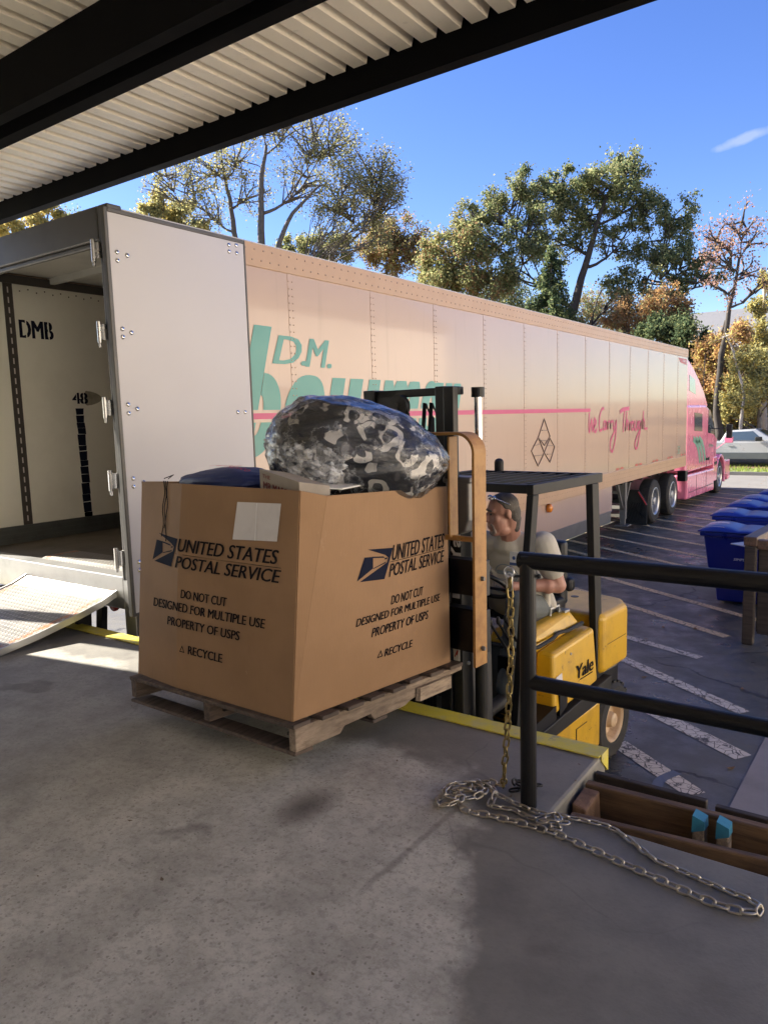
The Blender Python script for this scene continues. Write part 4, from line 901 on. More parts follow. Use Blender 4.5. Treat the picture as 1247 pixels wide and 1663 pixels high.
# ------------------------------------------------------------------ bumper timbers in the notch
tb = thing('bumper_timbers', 'brown bumper timbers bolted along the notched dock edge', 'timbers', (0, 2.6, -.4))
b = MB(); b.hexa([(-.95, 2.445, -.30), (1.4, 2.70, -.30), (1.4, 2.735, -.30), (-.95, 2.475, -.30)], [(-.95, 2.445, -.012), (1.4, 2.70, .0), (1.4, 2.735, .0), (-.95, 2.475, -.012)]); mesh_obj('front_plank', b, M['timber'], tb, bevel=.006)
b = MB(); b.hexa([(-.985, 2.70, -.36), (1.4, 2.78, -.36), (1.4, 2.82, -.36), (-.985, 2.74, -.36)], [(-.985, 2.70, -.012), (1.4, 2.78, -.012), (1.4, 2.82, -.012), (-.985, 2.74, -.012)]); mesh_obj('middle_plank', b, M['timber'], tb, bevel=.006)
b = MB(); b.box(-.995, -.56, 2.84, 2.87, -.36, -.03); b.box(-.53, 1.4, 2.84, 2.87, -.36, -.04); mesh_obj('back_plank', b, M['timber_dark'], tb, bevel=.005)
b = MB(); b.hexa([(-.99, 2.50, -.40), (-.90, 2.48, -.40), (-.90, 2.69, -.40), (-.985, 2.69, -.40)], [(-.985, 2.56, -.03), (-.925, 2.55, -.04), (-.92, 2.69, -.02), (-.985, 2.69, -.02)]); mesh_obj('end_block', b, wood('frayed_end_timber', (.26, .15, .085), (.12, .065, .035), .6, 'Z'), tb, bevel=.008)
b = MB(); b.box(-.40, 1.4, 2.455, 2.70, -.50, -.40); b.box(-.9, -.40, 2.455, 2.70, -.50, -.40); mesh_obj('base_board', b, M['timber_dark'], tb)
for x in (-.545, -.465):
    b = MB(); b.hexa([(x - .025, 2.60, -.4), (x + .03, 2.60, -.4), (x + .03, 2.69, -.4), (x - .025, 2.69, -.4)], [(x - .018, 2.64, .010), (x + .02, 2.64, -.004), (x + .02, 2.69, -.004), (x - .018, 2.69, .010)]); sp = mesh_obj('spacer_block', b, M['wood_light'], tb, bevel=.006)
    b = MB(); b.hexa([(x - .021, 2.628, -.05), (x + .0235, 2.627, -.03), (x + .0235, 2.69, -.04), (x - .021, 2.69, -.05)], [(x - .0195, 2.634, .012), (x + .0215, 2.634, -.002), (x + .0215, 2.69, -.002), (x - .0195, 2.69, .012)]); mesh_obj('paint_dab', b, M['bluetape'], sp)

# ================================================================== PALLET, BOX AND LOAD
Bc, Fc, Lc = Vector((-2.012, 2.126, .226)), Vector((-1.835, 3.10, .226)), Vector((-3.044, 2.14, .226))
e1, e2 = (Fc - Bc).normalized(), (Lc - Bc).normalized()
def pp(u, v, z): return Bc + e1 * u + e2 * v + Vector((0, 0, z - .226))       # u along the right face, v along the left face
pl = thing('wooden_pallet', 'worn wooden pallet raised on the forks', 'pallet', tuple(pp(.5, .5, .09)))
def pbox(mb, u0, u1, v0, v1, z0, z1, j=0.):
    c = [(u0, v0), (u1, v0), (u1, v1), (u0, v1)]; r = lambda: random.uniform(-j, j)
    mb.hexa([pp(u + r(), v + r(), z0 + r() * .4) for u, v in c], [pp(u + r(), v + r(), z1 + r() * .3) for u, v in c])
for k, v in enumerate((-.035, .49, 1.03)):
    b = MB()
    if k == 0:                           # near stringer: full, notched twice underneath, its far end broken
        prof = [(-.02, .105), (.22, .108), (.245, .135), (.40, .140), (.425, .108), (.62, .112), (.66, .128), (.78, .150), (.80, .17), (1.04, .178), (1.04, .207), (-.02, .207)]
        vs = [pp(u, w_, z) for w_ in (v, v + .038) for u, z in prof]; n = len(prof)
        b.add(vs, [tuple(range(n))[::-1], tuple(range(n, 2 * n))] + [(i, (i + 1) % n, n + (i + 1) % n, n + i) for i in range(n)])
    else: pbox(b, -.02, 1.02, v, v + .042, .118, .205)
    mesh_obj('stringer', b, M['wood_light'] if k == 0 else M['wood_dark'], pl, bevel=.004)
b = MB(); pbox(b, .70, .93, -.05, -.036, .118, .178, .012); mesh_obj('split_wood', b, M['wood_light'], pl)
for k in range(8):
    b = MB(); u = -.03 + k * .137; pbox(b, u, u + .09 + random.uniform(-.008, .01), -.05 + random.uniform(-.012, .012), 1.07, .207, .225, .003); mesh_obj('deck_board', b, M['wood_dark'], pl, bevel=.003)
for u in (-.02, .42, .86):
    b = MB(); pbox(b, u, u + .09, -.03 if u < .5 else .2, 1.08, .088, .105, .004); mesh_obj('bottom_board', b, M['wood_dark'], pl, bevel=.003)

bx = thing('shipping_box', 'large brown printed cardboard bin box full of goods on the pallet', 'box', tuple(pp(.5, .5, .226)))
P1, P2, TF, TL = Vector((-1.915, 2.125, 1.185)), Vector((-1.88, 2.24, 1.155)), Vector((-1.835, 3.096, 1.116)), Vector((-2.905, 2.138, 1.195))
def fR(u, z, off=0.):                    # right face: u 0..1, height z above the box bottom
    hgt = .905 * (1 - u) * 1.02 + .89 * u; t = z / hgt
    p = Bc.lerp(Fc, u).lerp(P2.lerp(TF, u), t); bul = .018 * math.sin(PI * min(1, max(0, u))) * math.sin(PI * min(1, max(0, t)))
    return p + Vector((1, -.15, .0)) * (off + bul)
def fL(u, z, off=0.):                    # left face: u from 0 at the near corner to 1
    t = z / .965; p = Bc.lerp(Lc, u).lerp(P1.lerp(TL, u), t); bul = .016 * math.sin(PI * min(1, max(0, u))) * math.sin(PI * min(1, max(0, t)))
    k = max(0, u - .705); back = .85 * k * (.12 + .88 * max(0, t))
    d = p - CAM; p = CAM + d * (1 + back / 2.2)
    return p + Vector((-.02, -1, 0)) * (off + bul)
def face_grid(mb, f, nu, nz, H):
    vs = [f(i / nu, H * j / nz) for i in range(nu + 1) for j in range(nz + 1)]
    mb.add(vs, [(i * (nz + 1) + j, (i + 1) * (nz + 1) + j, (i + 1) * (nz + 1) + j + 1, i * (nz + 1) + j + 1) for i in range(nu) for j in range(nz)])
# invert the right-face parametrisation at u=0 for the crushed near corner
bR = Bc
b = MB()
nz = 12
vR = lambda j: fR(0, .9231 * j / nz); vL = lambda j: fL(0, .965 * j / nz)
face_grid(b, lambda u, z: fR(u, z * (.9231 * (1 - u) + .89 * u) / .9, 0), 14, 14, .9)
face_grid(b, fL, 24, 14, .965)
n0 = [vL(j) for j in range(nz + 1)] + [vR(j) for j in range(nz + 1)]
b.add(n0, [(j, j + 1, nz + 2 + j, nz + 1 + j) for j in range(nz)])
# hidden back and left sides
TLb = fL(1, .965); LLb = fL(1, 0); BK = Lc + (Fc - Bc) * .98; BKt = BK + Vector((.03, 0, .89))
b.add([LLb, BK, BKt, TLb], [(0, 1, 2, 3)]); b.add([Fc, BK, BKt, TF], [(0, 1, 2, 3)])
mesh_obj('carton', b, M['card'], bx, solidify=.010)
b = MB(); b.add([p + Vector((0, 0, .02)) for p in (Bc, Fc, BK, LLb)], [(0, 1, 2, 3)]); b.add([Vector((p.x, p.y, .98)) for p in (P1.lerp(TL, .05), P2.lerp(TF, .3), BKt, TLb.lerp(P1, .05))], [(0, 1, 2, 3)]); mesh_obj('inner_liner', b, M['card'], bx)
EAGLE = ([(0.018, 0.138), (0.204, 0.122), (0.152, -0.011), (-0.018, 0.003), (0.164, 0.062), (0.172, 0.083), (0.146, 0.098)], [(0, 0.106), (0.059, 0.101), (0.065, 0.05), (-0.037, 0.008)], [(0.056, 0.102), (0.134, 0.093), (0.147, 0.085), (0.059, 0.096)], [(0.145, 0.083), (0.163, 0.085), (0.163, 0.079), (0.145, 0.077)], [(0.065, 0.05), (0.155, 0.067), (0.152, 0.061), (0.069, 0.047)])
def print_face(f, W, sgn, us, ps, eag, dn, de, pr, rec, tri):
    O = .0070
    g = lambda x, y: f(x, y, O)
    def T(mb, s, u0, u1, z0, h, shear, bold): text_into(mb, s, lambda x, y: g(u0 + (u1 - u0) * x, z0 + y), 1, h, shear, bold)
    b = MB(); T(b, 'UNITED STATES', us[0], us[1], us[2], us[3], .25, .02); T(b, 'POSTAL SERVICE', ps[0], ps[1], ps[2], ps[3], .25, .02)
    zl = ps[2] + ps[3] + .007; flat_poly(b, [(ps[0] + (ps[1] - ps[0]) * k / 10, zl) for k in range(11)] + [(ps[1] - (ps[1] - ps[0]) * k / 10, zl + .0025) for k in range(11)], g)
    mesh_obj('postal_lettering', b, M['ink'], bx)
    b = MB()
    for p in EAGLE: flat_poly(b, [(eag[0] + sgn * x * eag[2] / W, eag[1] + y) for x, y in p], g)
    mesh_obj('eagle_emblem', b, M['navyink'], bx)
    for s_, q_ in (('DO NOT CUT', dn), ('DESIGNED FOR MULTIPLE USE', de), ('PROPERTY OF USPS', pr)):
        b = MB(); T(b, s_, *q_, .12, .022); mesh_obj('notice_lettering', b, M['ink'], bx)
    b = MB(); T(b, 'RECYCLE', *rec, .12, .026)
    a, zt_, s_ = tri; s_ = s_ / W * sgn; v = [(a, zt_), (a + s_ * .038, zt_), (a + s_ * .021, zt_ + .034)]; c = (sum(p[0] for p in v) / 3, sum(p[1] for p in v) / 3)
    w_ = [(c[0] + (x - c[0]) * .6, c[1] + (y - c[1]) * .6) for x, y in v]; vs = [g(*p) for p in v + w_]; b.add(vs, [(0, 1, 4, 3), (1, 2, 5, 4), (2, 0, 3, 5)])
    mesh_obj('notice_lettering', b, M['ink'], bx)
print_face(fR, .99, 1, (.507, .962, .594, .07), (.489, .958, .522, .06), (.303, .53, 1.), (.518, .767, .391, .042), (.291, .915, .335, .036), (.402, .815, .265, .042), (.505, .700, .152, .036), (.454, .157, 1.))
print_face(fL, 1.032, -1, (.712, .095, .66, .06), (.728, .079, .583, .056), (.872, .595, .78), (.681, .378, .446, .041), (.885, .155, .38, .042), (.777, .298, .305, .042), (.629, .402, .184, .042), (.690, .186, 1.))
b = MB(); flat_poly(b, [(.341, .904), (.091, .910), (.105, .755), (.357, .744)], lambda u, z: fL(u, z, .008)); lb = mesh_obj('label_pouch', b, M['paper'], bx)
b = MB(); flat_poly(b, [(.228, .905), (.222, .905), (.222, .75), (.228, .75)], lambda u, z: fL(u, z, .0095)); mesh_obj('pouch_fold', b, M['white'], lb)
b = MB()
for du, zz in ((0, .70), (.012, .76), (.024, .72)): b.tube([fL(.80 + du + .006 * math.sin(k * 1.3 + du * 90), .975 - (.975 - zz) * k / 9, .012) for k in range(10)], .0022, 5)
b.tube([fL(.80, .985, .01), fL(.812, 1.0, -.03), fL(.83, .985, .01)], .0022, 5); mesh_obj('loose_string', b, M['ink'], bx)
# ---- goods in the box
def blob(mb, c, r, rot=None, amp=.12, fr=4., nu=56, nv=36, seed=0, flatten=None, pleat=0, lean=0):
    o = len(mb.v); mb.ball((0, 0, 0), 1., None, nu, nv)
    for i in range(o, len(mb.v)):
        d = Vector(mb.v[i]); k = 1 + amp * mnoise.fractal(d * fr * .5 + Vector((seed, seed * .7, 0)), .8, 2., 4) * 1.3
        if pleat:
            th_ = math.atan2(d.z, d.y); k += pleat * math.sin(15 * th_ + 5 * mnoise.noise(d * 2.2 + Vector((seed, 0, 0)))) * abs(mnoise.noise(d * 2.7 + Vector((0, seed, 3)))) * 2.5
        if flatten: d = Vector((math.copysign(abs(d.x) ** flatten, d.x), math.copysign(abs(d.y) ** flatten, d.y), d.z))
        p = Vector((d.x * r[0], d.y * r[1], d.z * r[2] * (1 - lean * d.x + lean * .15 if d.z > 0 else 1))) * k
        if rot: p = rot @ p
        mb.v[i] = tuple(Vector(c) + p)
bg_ = thing('bag_of_clothes', 'clear plastic bag of navy patterned clothes bulging above the box', 'bag', (-2.07, 2.75, 1.14))
RB = Matrix.Rotation(.80, 3, 'Z') @ Matrix.Rotation(.13, 3, 'Y')
b = MB(); blob(b, (-2.09, 2.74, 1.285), (.385, .235, .225), RB, .06, 3., seed=3, flatten=.85, lean=.28); mesh_obj('folded_clothes', b, M['cloth'], bg_, smooth=True)
b = MB(); blob(b, (-2.10, 2.74, 1.29), (.425, .265, .25), RB, .045, 3., 120, 76, seed=9, flatten=.9, pleat=.020, lean=.28); mesh_obj('plastic_film', b, M['film'], bg_, smooth=True)
b = MB(); blob(b, (-2.13, 2.43, 1.275), (.15, .06, .085), Matrix.Rotation(.3, 3, 'Z') @ Matrix.Rotation(.3, 3, 'Y'), .14, 4., 70, 46, seed=5, pleat=.12); blob(b, (-2.27, 2.50, 1.30), (.045, .06, .13), RB, .12, 4., 40, 28, seed=15, pleat=.06); mesh_obj('bunched_film', b, M['hazefilm'], bg_, smooth=True)
pb = thing('navy_sack', 'navy blue filled sack with red lettering in the box', 'sack', (-2.56, 2.28, 1.17))
b = MB(); blob(b, (-2.545, 2.32, 1.19), (.285, .13, .062), Matrix.Rotation(-.10, 3, 'Z') @ Matrix.Rotation(-.06, 3, 'Y'), .10, 3., 48, 30, seed=12, flatten=.75); mesh_obj('sack_body', b, mat('navy_fabric', (.015, .03, .13), .55, dirt=.2, bump=.2), pb, smooth=True)
def sack(x, y): 
    px_, py_ = -2.60 + x, 2.255 + y * .8; return (px_, py_, 1.19 + .075 * math.sqrt(max(0, 1 - ((px_ + 2.545) / .30) ** 4 - ((py_ - 2.32) / .15) ** 4)))
b = MB(); text_into(b, 'HTI', sack, .17, .06, .2, .01, .02, .0); text_into(b, 'Mexico', sack, .15, .05, .2, .0, .14, -.03); mesh_obj('red_lettering', b, mat('red_print', (.45, .03, .08), .6), pb)
sb = thing('small_carton', 'small pale carton with dark red lettering tucked in the box corner', 'carton', (-2.1, 2.2, 1.15))
b = MB(); c0, c1 = Vector((-2.19, 2.185, 1.262)), Vector((-1.955, 2.165, 1.215)); dn_ = Vector((.0, .0, -.12)); bkv = Vector((.05, .13, -.025))
b.hexa([c0 + dn_, c1 + dn_, c1 + dn_ + bkv, c0 + dn_ + bkv], [c0, c1, c1 + bkv, c0 + bkv]); mesh_obj('carton_body', b, mat('pale_carton', (.33, .29, .245), .7, dirt=.3, dscale=9), sb, bevel=.002)
fc = lambda x, y: c0.lerp(c1, x) + dn_ * (1 - y) + Vector((-.02, -.0025, 0))
b = MB(); text_into(b, 'MR MASON', fc, .74, .26, 0, .03, .20, .40); text_into(b, 'THE', fc, .20, .13, 0, .02, .18, .78); mesh_obj('carton_lettering', b, mat('dark_red_print', (.16, .03, .03), .7), sb)
b = MB(); b.add([(-2.02, 2.30, 1.178), (-1.925, 2.40, 1.166), (-1.98, 2.72, 1.165), (-2.16, 2.5, 1.185)], [(0, 1, 2, 3)]); tag(mesh_obj('envelope', b, M['white'], solidify=.006), 'white flat envelope under the clothes bag at the box corner', 'envelope')

# ================================================================== FORKLIFT (local: x right of picture, y backwards from the mast, z up from the asphalt)
FO, FR = (-2.12, 3.30, GZ), math.radians(-5)
fk = thing('forklift', 'yellow forklift with black mast carrying the loaded pallet', 'forklift', FO, FR)
def fp(name, mb, m, parent=None, **k): return mesh_obj(name, mb, m, parent or fk, world=False, **k)
# mast: outer rails, raised inner rails
b = MB(); b.box(.20, .262, .0, .10, .06, 2.02); b.box(-.33, -.268, .0, .10, .06, 2.02); b.box(.11, .20, .03, .08, .06, 1.66)
ml = fp('outer_mast_rail', b, M['darkgrey'], bevel=.006)
b = MB(); b.box(.128, .20, -.02, .08, .55, 2.66); b.box(.20, .262, -.05, -.004, 2.19, 2.655); b.box(-.365, -.29, -.02, .08, .55, 2.66); b.box(-.29, -.14, -.0, .06, 2.36, 2.655)
b.box(-.36, .26, .0, .05, 2.615, 2.655); b.box(-.34, .25, .02, .06, 1.5, 1.58)
fp('inner_mast_rail', b, M['black'], bevel=.005)
b = MB(); b.lathe([(-.02, .028), (-.018, .062), (-.008, .058), (.008, .058), (.018, .062), (.02, .028)], (-.10, -.03, 2.565), 'Y', 30); b.lathe([(-.03, .0), (-.03, .018), (.0, .02)], (-.10, -.03, 2.565), 'Y', 14); fp('chain_pulley', b, M['darkgrey'], bevel=.003)
b = MB()
for k in range(42): b.box(-.062 if k % 2 else -.066, -.040 if k % 2 else -.036, -.035, -.022, 1.55 + k * .024, 1.571 + k * .024)
fp('lift_chain', b, M['darkgrey'])
for x in (.312, -.39):
    b = MB(); b.tube([(x, .10, .3), (x, .10, 2.06)], .034, 18); cyl = fp('lift_cylinder', b, M['darkgrey'])
    b = MB(); b.tube([(x, .10, 2.05), (x, .10, 2.63)], .020, 18); fp('lift_rod', b, M['chrome'], cyl)
    b = MB(); b.lathe([(0, .034), (.05, .034)], (x, .10, 2.60), 'Z', 18); fp('rod_cap', b, M['black'], cyl)
b = MB(); b.prism([(.19, 2.18), (.335, 2.18), (.335, 1.98), (.31, 1.925), (.27, 1.90), (.22, 1.91), (.19, 1.95)], 'Y', -.03, .06); b.box(.17, .345, -.03, .08, 2.165, 2.20); fp('mast_housing', b, M['grey'], bevel=.012)
b = MB(); fm_ = lambda x, y: (.197 + x, -.0005 - .0, 1.70 + y)
v, fs = text_mesh('Yale', .0, .03); mn, mx = v.min(0), v.max(0); v = (v - mn) / (mx - mn); b.add([(.262 - .066 * y, -.003, 1.745 + .235 * x) for x, y in v], fs); fp('mast_lettering', b, M['whiteink'], ml)
b = MB(); b.box(.205, .25, -.004, -.001, 1.56, 1.62); b.box(.205, .245, -.004, -.001, 1.22, 1.30); mlb = fp('mast_label', b, M['paper'], ml)
b = MB(); ribbon(b, [(.215 + .0, 1.24), (.235, 1.28), (.228, 1.25)], .006, lambda x, z: (x, -.0052, z)); b.box(.21, .24, -.0055, -.0045, 1.605, 1.615); fp('warning_mark', b, M['red'], mlb)
# carriage, load backrest, forks
b = MB(); b.box(-.52, .475, -.13, -.06, 1.62, 1.80); b.box(-.52, .475, -.13, -.06, 1.33, 1.55); b.box(.07, .115, -.12, -.02, 1.33, 1.80); b.box(-.25, -.20, -.12, -.02, 1.33, 1.80); fp('carriage', b, M['black'], bevel=.005)
b = MB(); th = .014
def flatbar(mb, pts, y0, y1, t):        # flat bar following (x, z) points, its broad side across y
    P = [np.array(p, float) for p in pts]; vs = []
    for i, q in enumerate(P):
        d = P[min(i + 1, len(P) - 1)] - P[max(i - 1, 0)]; d = d / np.linalg.norm(d); n = np.array([-d[1], d[0]]) * t / 2
        for s in (1, -1):
            for y in (y0, y1): vs.append((q[0] + n[0] * s, y, q[1] + n[1] * s))
    fs = []
    for i in range(len(P) - 1): a, c = 4 * i, 4 * i + 4; fs += [(a, a + 1, c + 1, c), (a + 2, c + 2, c + 3, a + 3), (a, c, c + 2, a + 2), (a + 1, a + 3, c + 3, c + 1)]
    fs += [(0, 2, 3, 1), (len(vs) - 4, len(vs) - 3, len(vs) - 1, len(vs) - 2)]; mb.add(vs, fs)
arc = lambda cx_, cz_, r, a0, a1: [(cx_ + r * math.cos(a), cz_ + r * math.sin(a)) for a in np.linspace(a0, a1, 9)]
flatbar(b, [(.492, 1.30), (.498, 2.30)] + arc(.405, 2.33, .094, 0, PI / 2) + [(-.44, 2.424)] + arc(-.44, 2.33, .094, PI / 2, PI) + [(-.533, 1.30)], -.235, -.135, th)
bk = fp('load_backrest', b, M['rustorange'], bevel=.003)
b = MB(); flatbar(b, [(.345, 1.92), (.348, 2.41)], -.22, -.15, .012); flatbar(b, [(-.10, 1.82), (-.10, 2.41)], -.22, -.15, .012); b.box(-.52, .49, -.20, -.18, 1.905, 1.93); fp('backrest_bar', b, M['rustorange'], bk, bevel=.003)
for z in (1.385, 1.73):
    for x, s in ((.503, 1), (-.54, -1)): b = MB(); b.disc((x, -.18, z), (s, 0, 0), .013, .016, 6); fp('backrest_bolt', b, M['grey'], bk)
for x in (-.30, .20):
    b = MB(); b.hexa([(x - .05, -.17, 1.17), (x + .05, -.17, 1.17), (x + .05, -.13, 1.17), (x - .05, -.13, 1.17)], [(x - .05, -.17, 1.80), (x + .05, -.17, 1.80), (x + .05, -.13, 1.80), (x - .05, -.13, 1.80)])
    b.hexa([(x - .05, -.17, 1.165), (x + .05, -.17, 1.165), (x + .04, -1.15, 1.20), (x - .04, -1.15, 1.20)], [(x - .05, -.17, 1.215), (x + .05, -.17, 1.215), (x + .04, -1.15, 1.212), (x - .04, -1.15, 1.212)]); fp('fork', b, M['black'])
for x, y in ((-.02, .03), (.02, .035), (-.18, .03)):
    b = MB(); b.tube([(x, y, .8), (x + .01, y - .01, 1.5), (x - .01, y + .02, 2.2), (x + .015, y + .04, 2.58), (x + .02, y + .10, 2.50), (x + .02, y + .11, 1.6)], .011, 8); fp('hydraulic_hose', b, M['rubber'], smooth=True)
b = MB(); b.tube([(.22, .12, .62), (.22, .46, .66)], .03, 14); b.tube([(.22, .02, .60), (.22, .14, .62)], .016, 12); fp('tilt_cylinder', b, M['darkgrey'])
b = MB()
for z in (.9, 1.2, 1.64, 2.0): b.disc((.262, .05, z), (1, 0, 0), .012, .010, 6)
for z in (.75, 1.0): b.disc((.36, .95 + z * .1, z), (1, 0, 0), .009, .006, 6)
fp('body_bolt', b, M['alu'])
# chassis, cowl, bodywork
b = MB(); b.box(-.55, .30, .12, 1.7, .18, .52); b.box(-.62, .36, .30, .85, .50, .535); fp('chassis', b, M['black'], bevel=.01)
b = MB(); b.hexa([(.30, .45, .52), (.37, .45, .52), (.37, 1.66, .56), (.30, 1.66, .56)], [(.30, .45, .60), (.37, .45, .60), (.37, 1.66, .685), (.30, 1.66, .685)]); fp('step_bar', b, M['darkgrey'], bevel=.006)
b = MB(); b.hexa([(-.64, .45, .52), (-.57, .45, .52), (-.57, 1.66, .56), (-.64, 1.66, .56)], [(-.64, .45, .60), (-.57, .45, .60), (-.57, 1.66, .685), (-.64, 1.66, .685)]); fp('step_bar', b, M['darkgrey'], bevel=.006)
b = MB(); b.hexa([(-.58, .16, .52), (.27, .16, .52), (.27, .30, .52), (-.58, .30, .52)], [(-.55, .10, 1.28), (.22, .10, 1.28), (.22, .36, 1.28), (-.55, .36, 1.28)]); b.hexa([(-.52, .12, 1.28), (.14, .12, 1.28), (.14, .40, 1.28), (-.52, .40, 1.28)], [(-.48, .18, 1.46), (.06, .18, 1.46), (.06, .36, 1.43), (-.48, .36, 1.43)]); dash = fp('front_cowl', b, M['seat'], bevel=.02)
b = MB(); b.box(.02, .16, .085, .095, .80, .95); fp('cowl_label', b, M['grey'], dash)
b = MB(); b.prism([(.42, .54), (.86, .54), (.86, .72), (.42, .66)], 'X', .20, .36); fp('step_panel', b, M['black'])
b = MB(); b.hexa([(.20, .83, .66), (.36, .83, .66), (.36, 1.46, .70), (.20, 1.46, .70)], [(.22, .86, 1.04), (.33, .88, 1.035), (.33, 1.46, 1.07), (.22, 1.46, 1.08)]); b.hexa([(.06, .66, .66), (.20, .62, .66), (.20, 1.46, .70), (.06, 1.46, .70)], [(.06, .70, 1.085), (.22, .66, 1.10), (.22, 1.46, 1.08), (.06, 1.46, 1.07)])
b_ = MB(); b_.hexa([(-.62, .83, .60), (.06, .72, .60), (.06, 1.46, .70), (-.62, 1.46, .70)], [(-.60, .86, 1.04), (.06, .76, 1.085), (.06, 1.46, 1.08), (-.60, 1.46, 1.07)]); fp('seat_base', b_, M['seat'], bevel=.02)
hood_ = fp('engine_hood', b, M['yellow'], bevel=.025, seg=3)
b = MB(); b.box(.10, .19, .605, .625, .70, 1.06); b.box(.195, .203, .60, .66, .68, 1.06); fp('hood_seam', b, M['black'], hood_)
b = MB(); b.hexa([(-.02, .68, 1.11), (.25, .68, 1.11), (.25, 1.42, 1.09), (-.02, 1.42, 1.09)], [(-.02, .74, 1.175), (.20, .74, 1.175), (.20, 1.36, 1.19), (-.02, 1.36, 1.19)]); lid = fp('hood_lid', b, M['yellow'], bevel=.02, seg=3)
b = MB(); b.tube([(.262, .66, 1.10), (.275, .80, 1.095), (.27, .98, 1.10), (.262, 1.08, 1.115), (.268, 1.2, 1.10), (.262, 1.42, 1.10)], .013, 8); b.tube([(.0, .655, 1.10), (.262, .655, 1.10)], .012, 8); fp('lid_gasket', b, M['rubber'], lid, smooth=True)
b = MB(); b.tube([(.16, 1.16, 1.19), (.16, 1.16, 1.235), (.16, 1.28, 1.235), (.16, 1.28, 1.19)], .008, 8); b.box(.12, .20, 1.29, 1.36, 1.185, 1.20); fp('lid_latch', b, M['alu'], lid)
fy = lambda x, z: (.3575 - (z - .70) * .085 + .006, 1.16 + x, z)
b = MB(); text_into(b, 'Yale', fy, .24, .085, .22, .035, .0, .80); b.box(.352, .357, 1.20, 1.38, .785, .79); fp('hood_lettering', b, M['ink'], hood_)
b = MB(); b.prism([(.90, .64), (1.00, .68), (1.00, .80), (.93, .82), (.90, .80)], 'X', .340, .364); fp('hood_grip', b, M['black'], hood_)
b = MB(); b.add([fy(-.29, .84), fy(-.20, .85), fy(-.20, .90), fy(-.28, .89)], [(0, 1, 2, 3)]); fp('hood_sticker', b, M['paper'], hood_)
b = MB(); b.box(-.60, .335, .86, 1.56, .20, .53); fp('side_skirt', b, M['yellow'], bevel=.02)
b = MB(); b.box(.335, .338, 1.18, 1.19, .24, .45); b.box(.335, .338, 1.19, 1.34, .445, .45); fp('skirt_seam', b, M['black'])
b = MB(); b.prism([(-.58, 1.56), (.33, 1.56), (.345, 1.62), (.345, 1.98), (.26, 2.12), (-.12, 2.20), (-.50, 2.12), (-.60, 1.98), (-.60, 1.62)], 'Z', .70, 1.13); cwt = fp('counterweight', b, M['yellow'], bevel=.045, seg=4)
b = MB(); b.prism([(-.52, 1.5), (.27, 1.5), (.30, 1.95), (.2, 2.08), (-.46, 2.08), (-.54, 1.95)], 'Z', .40, .70); fp('counterweight_base', b, M['black'], bevel=.03)
b = MB(); b.lathe([(0, .03), (.003, .03)], (-.05, 1.95, 1.1295), 'Z', 16); b.box(.343, .3465, 1.64, 1.96, .905, .909); fp('lifting_hole', b, M['black'], cwt)
for x, y, r in ((.235, 1.83, .285), (-.47, 1.83, .285), (.22, .36, .30), (-.48, .36, .30)):
    s = 1 if x > 0 else -1
    b = MB(); b.lathe([(-.08, .145), (-.095, .17), (-.095, .25), (-.07, r - .01), (-.04, r), (.04, r), (.07, r - .01), (.095, .25), (.095, .17), (.08, .145)], (x, y, r), 'X', 48, closed=True)
    for k in range(22):
        a = 2 * PI * k / 22; c = Vector((x, y + (r - .004) * math.cos(a), r + (r - .004) * math.sin(a))); t_ = Vector((0, -math.sin(a), math.cos(a))); b.bar(c - Vector((.075, 0, 0)) - t_ * .012, c + Vector((.075, 0, 0)) + t_ * .012, .030, .018, Vector((0, math.cos(a), math.sin(a))))
    ww = fp('wheel', b, M['rubber'])
    b = MB(); b.lathe([(.088 * s, .158), (.092 * s, .150), (.075 * s, .138), (.02 * s, .125), (.0, .07), (.05 * s, .06), (.085 * s, .05), (.095 * s, .03), (.097 * s, .0)], (x, y, r), 'X', 36); fp('rim', b, M['cream'], ww, bevel=.003)
# overhead guard
GXL, GXR, GY0, GY1, GT = -.72, .305, .68, 1.63, 2.10
b = MB(); b.box(GXR - .045, GXR, GY0, GY1, GT - .062, GT); b.box(GXL, GXL + .045, GY0, GY1, GT - .062, GT); b.box(GXL + .045, GXR - .045, GY0, GY0 + .045, GT - .055, GT - .002); b.box(GXL + .045, GXR - .045, GY1 - .045, GY1, GT - .06, GT - .002); gd = fp('overhead_guard', b, M['darkgrey'], bevel=.004)
for k in range(8):
    b = MB(); x = GXL + .14 + k * .108; b.box(x, x + .022, GY0 + .045, GY1 - .045, GT - .045, GT - .004); fp('guard_slat', b, M['darkgrey'], gd)
for x in (GXR - .045, GXL):
    b = MB(); b.hexa([(x, .46, .56), (x + .045, .46, .56), (x + .045, .53, .56), (x, .53, .56)], [(x, GY0, GT - .062), (x + .045, GY0, GT - .062), (x + .045, GY0 + .07, GT - .062), (x, GY0 + .07, GT - .062)]); fp('guard_post', b, M['darkgrey'], bevel=.005)
    b = MB(); b.hexa([(x, 1.56, .60), (x + .05, 1.56, .60), (x + .05, 1.66, .60), (x, 1.66, .60)], [(x, 1.46, GT - .062), (x + .05, 1.46, GT - .062), (x + .05, 1.56, GT - .062), (x, 1.56, GT - .062)]); fp('guard_post', b, M['darkgrey'], bevel=.005)
b = MB(); b.tube([(-.50, 1.62, GT - .01), (-.50, 1.62, GT + .06)], .035, 14); b.ball((-.50, 1.62, GT + .06), (.035, .035, .03)); fp('beacon', b, M['darkgrey'], gd)
